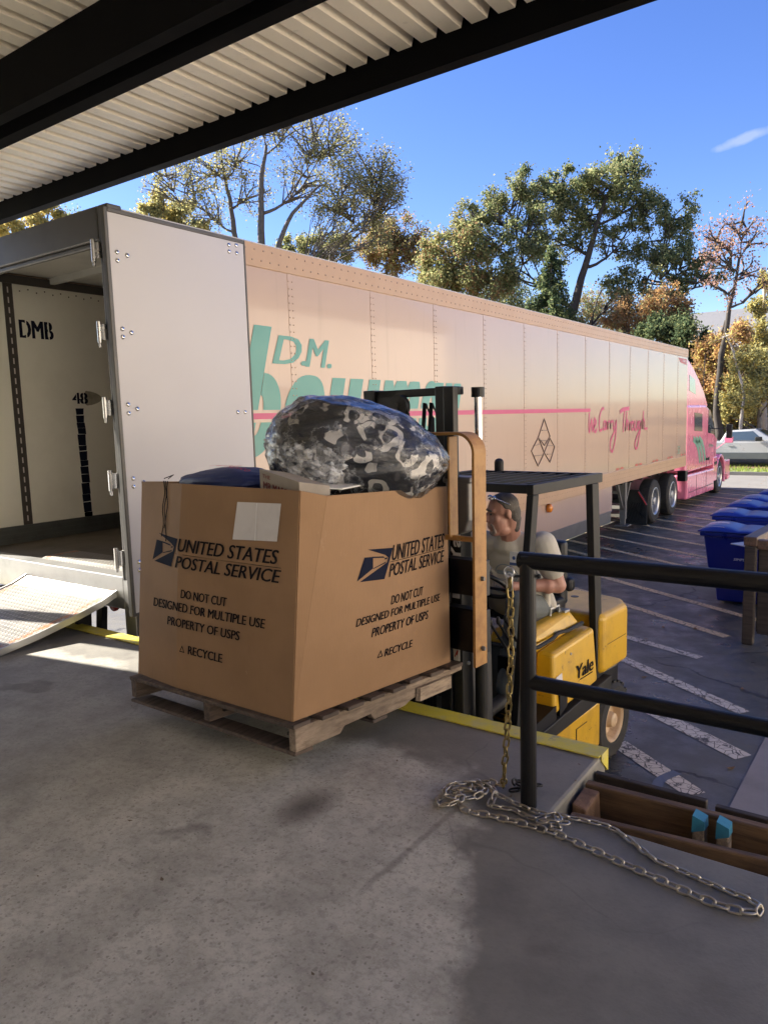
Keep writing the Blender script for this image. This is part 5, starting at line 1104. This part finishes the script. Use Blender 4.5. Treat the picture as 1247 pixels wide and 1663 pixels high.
# seat, steering wheel, levers
b = MB(); b.box(-.30, .14, .98, 1.44, 1.16, 1.27); b.hexa([(-.30, 1.38, 1.2), (.14, 1.38, 1.2), (.14, 1.47, 1.2), (-.30, 1.47, 1.2)], [(-.27, 1.44, 1.64), (.11, 1.44, 1.64), (.11, 1.53, 1.64), (-.27, 1.53, 1.64)]); b.box(.13, .19, 1.40, 1.48, 1.30, 1.40); fp('seat', b, M['seat'], bevel=.03, seg=3)
SWc = Vector((-.10, .76, 1.45)); SWn = Vector((0, .62, .78)).normalized(); u_ = Vector((1, 0, 0)); v_ = SWn.cross(u_)
b = MB(); b.tube([SWc + (u_ * math.cos(a) + v_ * math.sin(a)) * .175 for a in np.linspace(0, 2 * PI, 33)[:-1]], .0145, 10, closed=True)
for a in (.3, 2.4, 4.6): b.tube([SWc - SWn * .02, SWc + (u_ * math.cos(a) + v_ * math.sin(a)) * .172], .010, 8)
b.tube([SWc + SWn * .01, SWc - SWn * .05], .05, 14); b.tube([SWc, SWc - SWn * .30], .028, 12); sw = fp('steering_wheel', b, M['black'], smooth=True)
for y0 in (.0, .05, .10):
    b = MB(); b.tube([(.16 + y0 * .3, .62 + y0, 1.10), (.16 + y0 * .3, .44 + y0 * 1.2, 1.30)], .008, 8); b.ball((.16 + y0 * .3, .435 + y0 * 1.2, 1.315), (.014, .014, .026)); fp('control_lever', b, M['black'])

# ================================================================== DRIVER (same local frame)
man = thing('person', 'grey haired man in a grey T-shirt driving the forklift, looking sideways', 'person', FO, FR)
def rem(name, mb, m, parent, vox, sm=6, it=.5):
    o = mesh_obj(name, mb, m, parent, world=False, smooth=True)
    r = o.modifiers.new('remesh', 'REMESH'); r.mode = 'VOXEL'; r.voxel_size = vox; r.use_smooth_shade = True
    k = o.modifiers.new('smooth', 'SMOOTH'); k.factor = it; k.iterations = sm; return o
HC = Vector((-.045, .905, 1.886)); hy = math.atan2(-.52, -.86) + PI / 2      # face direction = local -y turned
HR = Matrix.Rotation(math.atan2(-.86, .52) * 1.0, 3, 'Z') if False else Matrix.Rotation(-.66, 3, 'Z') @ Matrix.Rotation(.14, 3, 'X')
def hp(x, y, z): return HC + HR @ Vector((x, y, z))                          # head frame: face towards -y
b = MB()
b.ball(hp(0, .012, .035), (.076, .098, .092), HR); b.ball(hp(0, -.03, -.045), (.062, .068, .090), HR); b.ball(hp(0, -.060, -.108), (.038, .036, .030), HR); b.ball(hp(0, -.01, -.105), (.050, .055, .040), HR)
b.cap(hp(0, -.088, .020), hp(0, -.114, -.022), .011, .017); b.ball(hp(.012, -.104, -.026), .010); b.ball(hp(-.012, -.104, -.026), .010)   # nose
b.cap(hp(-.042, -.070, .036), hp(.042, -.070, .036), .014, .014)                                                                  # brow
b.cap(hp(-.022, -.094, -.062), hp(.022, -.094, -.062), .008, .008); b.cap(hp(-.018, -.092, -.076), hp(.018, -.092, -.076), .009, .009)
for s in (1, -1):
    b.ball(hp(s * .076, .018, .0), (.011, .020, .033), HR @ Matrix.Rotation(s * .25, 3, 'Z')); b.ball(hp(s * .045, -.055, -.02), (.022, .024, .026), HR)
b.cap(hp(0, .045, -.03), (-.065, 1.03, 1.69), .064, .080); b.cap((-.065, 1.03, 1.72), (-.065, 1.06, 1.6), .078, .10)
b.cap((-.06, 1.12, 1.52), (-.06, 1.17, 1.24), .13, .14)
# arms: shoulder, elbow, wrist
ARMS = (((.160, 1.07, 1.68), (.228, 1.135, 1.41), (.075, .93, 1.425)), ((-.285, 1.02, 1.67), (-.35, 1.03, 1.38), (-.235, .85, 1.445)))
for s_, e_, w_ in ARMS:
    b.cap(s_, e_, .064, .053); b.cap(e_, w_, .054, .031); b.ball(Vector(e_).lerp(Vector(w_), .28), .056)
    d = (Vector(w_) - Vector(e_)).normalized(); pc = Vector(w_) + d * .045; sd_ = d.cross(Vector((0, 0, 1))).normalized()
    b.cap(Vector(w_) + d * .01, pc + d * .02, .027, .033)
    for k, ln in enumerate((.030, .034, .031, .025)):
        o_ = pc + sd_ * (.030 - k * .019) + d * .030; m1 = o_ + d * ln + Vector((0, 0, -.006)); m2 = m1 + d * .010 + Vector((0, 0, -.026)); m3 = m2 - d * .016 + Vector((0, 0, -.010))
        b.cap(o_, m1, .0095, .009, 8); b.cap(m1, m2, .009, .0085, 8); b.cap(m2, m3, .0085, .0075, 8)
    tb_ = pc + sd_ * .034 - d * .01; b.cap(tb_, tb_ + sd_ * .018 + d * .03 + Vector((0, 0, -.01)), .011, .0095, 8); b.cap(tb_ + sd_ * .018 + d * .03 + Vector((0, 0, -.01)), tb_ + d * .055 + Vector((0, 0, -.022)), .0095, .008, 8)
body = rem('body', b, M['skin'], man, .0065, 4)
# hair: cap over skull, short at the sides, longer at the nape
b = MB()
b.ball(hp(0, .020, .045), (.0795, .100, .088), HR, 28, 18); b.ball(hp(0, .062, -.005), (.074, .062, .08), HR); b.cap(hp(0, .075, -.05), hp(0, .072, -.105), .05, .036)
o = len(b.v)
vs = []
b2 = MB()
keep = []
inv = HR.inverted()
def hairtrim(p):
    q = inv @ (Vector(p) - HC); return q
for i, p in enumerate(b.v):
    q = hairtrim(p)
    lim = -.036 + .055 * max(0, .085 - q.z) / .085 if q.z > .0 else .012 + (-q.z) * .35
    if q.y < lim:
        q = Vector((q.x * .86, lim + (q.y - lim) * .15, q.z)); p = HC + HR @ q
    b.v[i] = tuple(p)
hr = rem('hair', b, M['hair'], man, .005, 2)
b = MB(); b.ball(hp(0, -.062, -.110), (.036, .037, .024), HR); b.cap(hp(-.028, -.088, -.052), hp(.028, -.088, -.052), .008, .008); b.cap(hp(-.032, -.080, -.060), hp(-.030, -.072, -.100), .010, .012); b.cap(hp(.032, -.080, -.060), hp(.030, -.072, -.100), .010, .012)
rem('beard', b, M['beard'], man, .005, 4)
b = MB()
for s in (1, -1): b.ball(hp(s * .030, -.083, .014), (.011, .007, .007), HR); 
mesh_obj('eye', b, M['eye'], man, world=False, smooth=True)
b = MB(); b.cap(hp(.050, -.085, .036), hp(.014, -.092, .040), .006, .006); b.cap(hp(-.050, -.085, .036), hp(-.014, -.092, .040), .006, .006); mesh_obj('eyebrow', b, M['hair'], man, world=False, smooth=True)
b = MB()                                 # sunglasses pushed up on the head
for s in (1, -1): b.ball(hp(s * .034, -.050, .112), (.026, .016, .016), HR); b.cap(hp(s * .06, -.04, .108), hp(s * .082, .03, .06), .004, .004)
b.cap(hp(-.01, -.06, .115), hp(.01, -.06, .115), .004, .004); mesh_obj('sunglasses', b, M['chrome'], man, world=False, smooth=True)
# T-shirt
b = MB()
b.ball((-.065, 1.09, 1.575), (.19, .140, .155)); b.ball((-.06, 1.10, 1.38), (.195, .165, .17)); b.ball((-.05, 1.17, 1.275), (.205, .175, .115)); b.cap((.12, 1.065, 1.675), (-.25, 1.025, 1.665), .078, .078); b.cap((-.065, 1.035, 1.69), (-.065, 1.015, 1.735), .115, .082)
for s_, e_, w_ in ARMS: b.cap(s_, Vector(s_).lerp(Vector(e_), .58), .086, .084)
b.ball((-.06, 1.0, 1.32), (.155, .105, .125))
for k in range(7): b.cap((random.uniform(-.2, .05), random.uniform(.93, .97), random.uniform(1.22, 1.3)), (random.uniform(-.22, .1), random.uniform(.96, 1.0), random.uniform(1.36, 1.5)), .022, .012)
b.cap((.14, 1.22, 1.25), (.10, 1.18, 1.45), .035, .02); b.cap((.13, 1.16, 1.24), (.17, 1.10, 1.40), .03, .02)
ts = rem('t_shirt', b, M['shirt'], man, .009, 4)
fs_ = lambda x, z: (-.075 + x, .0, z)
def on_shirt(x, z):                      # front of the belly and chest
    yb = [1.09 - .130 * math.sqrt(max(0, 1 - ((x + .065) / .185) ** 2 - ((z - 1.545) / .135) ** 2)) if ((x + .065) / .185) ** 2 + ((z - 1.545) / .135) ** 2 < 1 else 9,
          1.10 - .165 * math.sqrt(max(0, 1 - ((x + .06) / .195) ** 2 - ((z - 1.38) / .17) ** 2)) if ((x + .06) / .195) ** 2 + ((z - 1.38) / .17) ** 2 < 1 else 9,
          1.0 - .105 * math.sqrt(max(0, 1 - ((x + .06) / .155) ** 2 - ((z - 1.32) / .125) ** 2)) if ((x + .06) / .155) ** 2 + ((z - 1.32) / .125) ** 2 < 1 else 9]
    return (x, min(yb) - .006, z)
b = MB(); c_ = (-.06, 1.46); ribbon(b, [(c_[0] + .085 * math.cos(a), c_[1] + .085 * math.sin(a)) for a in np.linspace(0, 2 * PI, 22)], .008, on_shirt); ribbon(b, [(c_[0] - .07, c_[1] - .01), (c_[0], c_[1] - .01), (c_[0] + .07, c_[1] - .01)], .004, on_shirt); ribbon(b, [(c_[0] - .065, c_[1] + .03), (c_[0] - .02, c_[1] + .03), (c_[0] + .03, c_[1] + .03), (c_[0] + .065, c_[1] + .03)], .026, on_shirt); ribbon(b, [(c_[0] - .05, c_[1] - .055), (c_[0], c_[1] - .065), (c_[0] + .05, c_[1] - .055)], .014, on_shirt)
mesh_obj('shirt_print', b, mat('faded_blue_print', (.26, .30, .32), .9), ts, world=False)
b = MB(); b.box(-.005, .055, .932, .936, 1.555, 1.64); bdg = mesh_obj('badge', b, M['whiteink'], man, world=False); bdg.rotation_euler = (0, 0, 0)
b = MB(); b.box(-.005, .055, .930, .9325, 1.552, 1.57); b.disc((.025, .9315, 1.60), (0, -1, 0), .012, .001, 12); mesh_obj('badge_print', b, mat('blue_badge_print', (.05, .10, .28), .5), bdg, world=False)
# jeans and shoes
b = MB(); b.ball((-.06, 1.22, 1.23), (.185, .15, .11))
for hx, kx, ax in ((.055, .135, .14), (-.18, -.30, -.28)):
    b.cap((hx, 1.20, 1.235), (kx, .80, 1.33), .100, .075); b.cap((kx, .80, 1.35), (ax, .62, .86), .078, .055); b.ball((kx, .79, 1.35), .079)
    for k in range(4): t = random.uniform(.1, .9); b.cap((kx + .05, .83 - .1 * t, 1.33 - .4 * t), (kx + .02 - .04 * k, .74 - .1 * t, 1.28 - .4 * t), .02, .012)
rem('jeans', b, M['denim'], man, .010, 4)
for ax in (.14, -.28):
    b = MB(); b.cap((ax, .64, .80), (ax + .005, .44, .775), .045, .038); b.cap((ax, .63, .86), (ax, .64, .80), .045, .045); rem('shoe', b, M['shoe'], man, .009, 3)

# ================================================================== TREES
def leaf_mesh(name, pts, size, mats, parent, sizes=None, droop=.0):
    n = len(pts); pts = np.asarray(pts)
    q = rng.normal(size=(n, 3)); q /= np.linalg.norm(q, axis=1)[:, None]
    r = rng.normal(size=(n, 3)); a = np.cross(q, r); a /= np.linalg.norm(a, axis=1)[:, None] + 1e-9; c = np.cross(q, a)
    s = (size * rng.uniform(.6, 1.35, n))[:, None]
    a *= s * .62; c *= s * .42
    V = np.stack([pts - a, pts - a * .1 - c, pts + a, pts - a * .1 + c], 1).reshape(-1, 3)
    inv = np.array(MATS[parent.name].inverted()); V = V @ inv[:3, :3].T + inv[:3, 3]
    me = bpy.data.meshes.new(name); me.vertices.add(4 * n); me.vertices.foreach_set('co', V.astype(np.float32).ravel())
    me.loops.add(4 * n); me.loops.foreach_set('vertex_index', np.arange(4 * n, dtype=np.int32))
    me.polygons.add(n); me.polygons.foreach_set('loop_start', np.arange(0, 4 * n, 4, dtype=np.int32)); me.polygons.foreach_set('loop_total', np.full(n, 4, np.int32))
    for m in mats: me.materials.append(m)
    # clump-wise colour: neighbouring leaves mostly share a tint
    ph = np.floor((np.sin(pts[:, 0] * 1.3) + np.sin(pts[:, 1] * 1.1 + 2) + np.sin(pts[:, 2] * 1.7)) * 1.5 + rng.normal(size=n) * 1.1).astype(int) % len(mats)
    me.polygons.foreach_set('material_index', ph.astype(np.int32)); me.update(); me.validate()
    o = bpy.data.objects.new(name, me); COL.objects.link(o); o.parent = parent; MATS[o.name] = MATS[parent.name]; return o
def bend(p, q, sag, n=6):
    p, q = Vector(p), Vector(q); L = (q - p).length; o = Vector((random.uniform(-1, 1), random.uniform(-1, 1), random.uniform(-.3, .6))) * L * sag
    return [p.lerp(q, t) + o * math.sin(PI * t) + Vector((random.uniform(-1, 1), random.uniform(-1, 1), random.uniform(-1, 1))) * L * .02 for t in [k / n for k in range(n + 1)]]
def tree(name, label, base, forks, blobs, leaves, lsize, mats, bark, trunk_r, group='trees beyond the trailer', limbs_per=3, twig=5, puff=.16, twigr=.02, cat='tree'):
    """base: foot; forks: points up the trunk the limbs leave from; blobs: (centre, radius) of the crown masses"""
    base = Vector(base); base.z = max(GZ - .2, min(base.z, 1.0)) if base.z > 3 else base.z
    t = thing(name, label, cat, tuple(base), group=group); b = MB()
    pts = [base] + [Vector(f) for f in forks]
    tp = []
    for i in range(len(pts) - 1): tp += bend(pts[i], pts[i + 1], .02, 4)[:-1]
    tp.append(pts[-1]); n = len(tp); b.tube(tp, [trunk_r * (1 - .72 * k / (n - 1)) for k in range(n)], 9)
    spots = []; tot = sum(r ** 2.2 for _, r in blobs)
    nodes = [(p, trunk_r * (1 - .72 * k / (n - 1))) for k, p in enumerate(tp) if k > 1 or n < 4]
    top0 = tp[1]
    for c, r in sorted([(Vector(c), r) for c, r in blobs], key=lambda q: (q[0] - top0).length):
        def cost(nd):
            p, rr = nd; hz = math.hypot(p.x - c.x, p.y - c.y); return (p - c).length + 1.6 * max(0, p.z - (c.z - .75 * hz)) + .6 / (rr * 10 + .1)
        src, sr = min(nodes, key=cost); r0 = max(.03, min(sr * .66, trunk_r * .36))
        main = bend(src, c, .09, 7); hz = (c - src).length
        main = [p - Vector((0, 0, hz * .10 * math.sin(PI * k / 7))) for k, p in enumerate(main)]
        b.tube(main, [r0 * (1 - .70 * k / 7) for k in range(8)], 6); nodes += [(main[k], r0 * (1 - .70 * k / 7)) for k in (3, 5, 7)]
        ncl = max(4, int(twig * (r / 1.5) ** 1.6)); cen = []
        for k in range(ncl):
            d = Vector(rng.normal(size=3)); d.normalize(); d.z = d.z * .85 + .08; p = c + d * r * (.35 + .65 * random.random() ** .6)
            s_ = main[random.randint(3, 7)]; tw = bend(s_, p, .12, 5); b.tube(tw, [max(twigr * 2.2 * (1 - .7 * j / 5), twigr * .5) for j in range(6)], 4, cap=False); cen.append(p)
            for j in range(3):
                e = p + Vector(rng.normal(size=3)) * r * .16; b.tube([tw[3].lerp(tw[5], random.random()), (p + e) / 2 + Vector(rng.normal(size=3)) * r * .03, e], [twigr * .7, twigr * .55, twigr * .3], 3, cap=False); cen.append(e)
        m_ = int(leaves * r ** 2.2 / tot); cen = np.array([tuple(p) for p in cen]); idx = rng.integers(0, len(cen), m_)
        spots.append(cen[idx] + rng.normal(size=(m_, 3)) * r * puff * rng.uniform(.4, 1.3, (m_, 1)))
    mesh_obj('trunk', b, bark, t, smooth=True)
    if leaves: leaf_mesh('crown', np.concatenate(spots), lsize, [LEAF[k] for k in mats], t)
    return t
def blob_px(lst, d, k=1.):              # (u, v, radius in photo pixels) at distance d
    out = []
    for u, v, r in lst:
        dd = d + random.uniform(-1, 1) * r / F_PX * d * .6; p = at(u, v, dd); out.append((p, (p - CAM).length * r / F_PX * k))
    return out
def foot(u, d, z=GZ + .3): p = at(u, 690, d); p.z = z; return p
# big half bare tree, left: three stems
tree('sycamore_tree', 'tall half bare tree with pale leaves and dark forked trunk above trailer', foot(432, 42), [at(427, 395, 42), at(424, 300, 42), at(432, 235, 42)],
     blob_px([(470, 200, 45), (540, 235, 52), (600, 285, 50), (630, 330, 42), (500, 290, 50), (560, 330, 45), (420, 200, 45), (510, 220, 42), (620, 275, 35), (585, 375, 36)], 42),
     11000, .10, ['tan', 'grn', 'tan', 'grn', 'yg'], M['bark'], .27, twig=20, puff=.17, twigr=.022)
tree('sycamore_tree', 'slender half bare tree left of the forked trunk, thin pale leaves', foot(385, 44), [at(383, 395, 44), at(372, 320, 44), at(360, 260, 44)],
     blob_px([(340, 270, 45), (300, 300, 40), (270, 285, 38), (390, 260, 45), (330, 340, 40), (400, 320, 36), (250, 310, 26)], 44), 5500, .10, ['tan', 'grn', 'tan', 'yg'], M['bark'], .22, twig=18, puff=.17, twigr=.02)
tree('sycamore_tree', 'leaning half bare tree right of the forked trunk with a long curved limb', foot(455, 41), [at(452, 398, 41), at(475, 345, 41), at(520, 300, 41)],
     blob_px([(560, 300, 40), (600, 340, 38), (640, 300, 28), (540, 370, 36), (610, 385, 26)], 41), 4000, .10, ['tan', 'grn', 'tan'], M['bark'], .19, twig=18, puff=.17, twigr=.02)
# leafy trees, left to right
tree('leafy_tree', 'yellow leafed tree at far left above the trailer roof', foot(60, 48), [at(60, 400, 48)], blob_px([(75, 352, 22), (40, 365, 24), (10, 372, 26), (110, 350, 14)], 48), 9000, .13, ['y', 'yg', 'y'], M['bark'], .3, twig=12)
tree('leafy_tree', 'rounded yellow green tree just above the open trailer door', foot(275, 50), [at(272, 380, 50)], blob_px([(270, 345, 26), (300, 355, 24), (245, 345, 22), (320, 372, 20), (265, 325, 16)], 50), 9500, .13, ['yg', 'ol', 'yg', 'y'], M['bark'], .3, twig=14, puff=.2)
tree('leafy_tree', 'low olive tree behind the leaning half bare tree', foot(500, 56), [at(500, 420, 56)], blob_px([(470, 402, 20), (510, 405, 26), (550, 412, 24)], 56), 9000, .14, ['ol', 'g', 'yg'], M['bark'], .3, twig=14, puff=.2)
tree('leafy_tree', 'brown leafed rounded tree between the bare tree and the oak', foot(630, 55), [at(628, 430, 55)], blob_px([(620, 395, 34), (655, 385, 30), (600, 415, 30), (645, 420, 34), (675, 405, 26)], 55), 15000, .135, ['br', 'ol', 'br', 'yg'], M['bark'], .35, twig=14, puff=.2)
tree('oak_tree', 'huge spreading green oak tree rising behind the trailer', foot(930, 50), [at(925, 520, 50), at(945, 450, 50), at(965, 380, 50), at(985, 320, 50)],
     blob_px([(1000, 290, 42), (1025, 320, 36), (970, 300, 34), (1050, 345, 34), (1095, 350, 32), (1075, 390, 38), (1110, 420, 36), (1140, 455, 28), (1060, 440, 38), (1010, 390, 34), (955, 350, 36), (915, 330, 36), (880, 310, 34), (845, 300, 28), (830, 335, 36), (790, 345, 38), (765, 345, 26), (860, 370, 42), (920, 390, 40), (800, 400, 42), (850, 430, 40), (1010, 470, 34), (1090, 470, 28), (905, 290, 24), (950, 290, 22), (1015, 268, 20)], 50),
     62000, .125, ['g', 'ol', 'g', 'dg', 'ol'], M['darkbark'], .36, twig=11, puff=.135, twigr=.03)
tree('leafy_tree', 'bright green bushy tree left of the oak at trailer top', foot(730, 50), [at(735, 470, 50)], blob_px([(720, 420, 36), (700, 445, 30), (750, 450, 40), (770, 400, 34), (740, 385, 28), (800, 470, 34), (690, 420, 22), (730, 460, 30)], 50), 24000, .13, ['g', 'ol', 'yg', 'g', 'br'], M['bark'], .35, twig=12, puff=.19)
tree('leafy_tree', 'rusty brown tree near the front end of the trailer roof', foot(1060, 47), [at(1060, 560, 47)], blob_px([(1040, 510, 34), (1075, 500, 34), (1010, 525, 26), (1100, 515, 28), (1060, 540, 34)], 47), 16000, .115, ['br', 'orr', 'br', 'ol'], M['bark'], .3, twig=13, puff=.2)
tree('leafy_tree', 'dark green low tree below the rusty tree near the cab', foot(1110, 44), [at(1105, 560, 44)], blob_px([(1100, 548, 30), (1130, 560, 26), (1060, 540, 24)], 44), 15000, .12, ['dg', 'g', 'dg'], M['darkbark'], .25, twig=13, puff=.2)
# drooping spruce in front of the oak
def spruce(label, u, v0, d, hgt, rad):
    top = at(u, v0, d); base = foot(u, d); t = thing('spruce_tree', label, 'tree', tuple(base), group='trees beyond the trailer')
    b = MB(); b.tube([base, top], [.28, .03], 8); P = []
    H = top.z - base.z; k = 0; z = base.z + H * .35
    while z < top.z:
        f = (top.z - z) / (H * .65); R_ = rad * (f ** .8) + .2
        for j in range(5):
            a = random.uniform(0, 2 * PI); L = R_ * random.uniform(.7, 1.1); pts = [Vector((base.x, base.y, z)) + Vector((math.cos(a), math.sin(a), 0)) * L * s_ + Vector((0, 0, L * (.12 * s_ - .38 * s_ * s_))) for s_ in (0, .3, .6, 1.)]
            b.tube(pts, [.05, .035, .02, .01], 4, cap=False); m_ = int(130 * L)
            tt = rng.uniform(.15, 1, m_); Q = np.array([[np.interp(x, (0, .3, .6, 1), [p[i] for p in pts]) for i in range(3)] for x in tt]); Q[:, 2] -= rng.uniform(0, .55, m_) * (.4 + tt); Q[:, :2] += rng.normal(size=(m_, 2)) * .09; P.append(Q)
        z += H * .032
    mesh_obj('trunk', b, M['darkbark'], t, smooth=True); leaf_mesh('crown', np.concatenate(P), .15, [LEAF['dg'], LEAF['dg'], LEAF['g']], t)
spruce('dark drooping spruce tree in front of the oak', 895, 395, 46, 0, 2.7)
# right hand side
tree('bare_tree', 'bare reddish tree standing tall behind the truck cab', foot(1165, 40), [at(1168, 600, 40), at(1185, 500, 40), at(1200, 420, 40)],
     blob_px([(1205, 360, 32), (1220, 385, 22), (1165, 385, 30), (1180, 420, 30), (1150, 410, 22), (1210, 440, 28), (1170, 470, 26), (1230, 470, 16)], 40), 1800, .10, ['pk', 'pk', 'br'], M['darkbark'], .2, twig=16, puff=.25, twigr=.03)
tree('bare_tree', 'bare dark stemmed tree with brown leaves beside the truck cab', foot(1172, 42), [at(1170, 560, 42), at(1178, 520, 42)], blob_px([(1150, 570, 26), (1175, 590, 28), (1160, 620, 26), (1190, 560, 26), (1140, 600, 20), (1200, 530, 24)], 42), 12000, .11, ['orr', 'br', 'y', 'br'], M['darkbark'], .2, twig=12, puff=.22, twigr=.03)
tree('leafy_tree', 'tall narrow yellow green tree at the right edge', foot(1243, 44), [at(1243, 560, 44), at(1240, 460, 44)], blob_px([(1245, 500, 20), (1240, 450, 12), (1246, 545, 24), (1230, 560, 20), (1255, 470, 16)], 44), 11000, .11, ['yg', 'y', 'ol'], M['palebark'], .2, twig=12, puff=.2)
tree('leafy_tree', 'yellow undergrowth tree directly above the silver pickup', foot(1235, 40), [at(1232, 660, 40)], blob_px([(1230, 620, 32), (1205, 640, 28), (1250, 590, 30), (1260, 640, 34), (1190, 665, 20), (1220, 590, 24)], 40), 24000, .10, ['y', 'yg', 'ol', 'yg'], M['bark'], .15, twig=14, puff=.2)
tree('leafy_tree', 'golden bushy tree between the truck cab and the pickup', foot(1180, 46), [at(1180, 660, 46)], blob_px([(1180, 640, 26), (1160, 660, 24), (1195, 680, 22), (1175, 690, 24), (1210, 690, 26), (1240, 690, 30), (1150, 630, 20)], 46), 24000, .105, ['orr', 'y', 'ol', 'yg'], M['bark'], .15, twig=14, puff=.2)
tree('bare_tree', 'pale leaning bare trunk crossing in front of the yellow trees', foot(1205, 39), [at(1208, 640, 39), at(1190, 570, 39), at(1178, 540, 39)], blob_px([(1180, 545, 18), (1195, 590, 16)], 39), 300, .1, ['y', 'br'], M['palebark'], .09, twig=8, puff=.25, twigr=.02)
# further wood, left and right of what is seen, closes the horizon under the crowns
for i, (u, d, lab, ms) in enumerate(((100, 62, 'dim olive tree deep in the wood at far left', ['ol', 'g']), (820, 66, 'green tree deep in the wood behind the oak trunk', ['g', 'dg', 'ol']), (960, 64, 'olive tree deep in the wood under the oak limbs', ['ol', 'br', 'g']), (1130, 60, 'orange brown tree deep in the wood behind the cab roof', ['br', 'orr', 'ol']), (1290, 50, 'yellow tree beyond the right edge behind the pickup', ['y', 'yg', 'ol']))):
    v = {100: 400, 820: 480, 960: 520, 1130: 590, 1290: 560}[u]
    tree('leafy_tree', lab, foot(u, d), [at(u, v + 50, d)], blob_px([(u - 40, v + 20, 36), (u, v, 40), (u + 40, v + 20, 36), (u - 20, v + 60, 40), (u + 30, v + 65, 40), (u - 60, v + 70, 30), (u + 65, v + 75, 30)], d), 22000, .14, ms, M['bark'], .3, twig=10, puff=.22)
# house glimpsed through the trees
hs_ = thing('house', 'pale gabled house glimpsed between the trees', 'house', (-11, 62, 1))
b = MB(); b.box(-15, -8, 60, 68, .5, 6.2); mesh_obj('wall', b, M['white'], hs_)
b = MB(); b.prism([(59.4, 6.0), (68.6, 6.0), (64, 9.2)], 'X', -15.5, -7.5); mesh_obj('roof', b, mat('house_roof', (.16, .16, .17), .8), hs_)
# fallen leaves and specks on dock and yard
b = MB()
for k in range(26):
    x, y = random.uniform(-3.4, -.3), random.uniform(.9, 2.9); s_ = random.uniform(.006, .014); a = random.uniform(0, 6)
    b.add([(x + s_ * math.cos(a + t) * (1 if i % 2 else .45), y + s_ * math.sin(a + t) * (1 if i % 2 else .45), .002 + .003 * (i % 2)) for i, t in enumerate((0, 1.6, 3.1, 4.7))], [(0, 1, 2, 3)])
tag(mesh_obj('leaf_litter', b, mat('dry_litter', (.16, .12, .08), .8, dirt=.6, dscale=30)), 'small dry leaf scraps scattered on the dock concrete', 'litter', kind='stuff')
b = MB(); V = []
for k in range(420):
    x, y = random.uniform(-7, 1), random.uniform(24, 31) if k < 200 else random.uniform(5, 24); s_ = random.uniform(.02, .05); a = random.uniform(0, 6)
    b.add([(x + s_ * math.cos(a + t) * (1 if i % 2 else .5), y + s_ * math.sin(a + t) * (1 if i % 2 else .5), GZ + .006 + .008 * (i % 2)) for i, t in enumerate((0, 1.6, 3.1, 4.7))], [(0, 1, 2, 3)])
tag(mesh_obj('fallen_leaves', b, LEAF['br']), 'brown fallen leaves scattered over the asphalt yard', 'leaves', kind='stuff')
b = MB(); pts = [(random.uniform(-25, 2), 30.85 + random.uniform(0, 5), 0) for k in range(6000)]
for x, y, _ in pts:
    a = random.uniform(0, PI); h_ = random.uniform(.05, .16); wx, wy = .02 * math.cos(a), .02 * math.sin(a); z = GZ + .1; b.add([(x - wx, y - wy, z), (x + wx, y + wy, z), (x + random.uniform(-.04, .04), y + random.uniform(-.04, .04), z + h_)], [(0, 1, 2)])
tag(mesh_obj('grass', b, leaf_mat('grass_blade', (.16, .20, .04), .3)), 'short sunlit grass on the verge under the pickup', 'grass', kind='stuff')
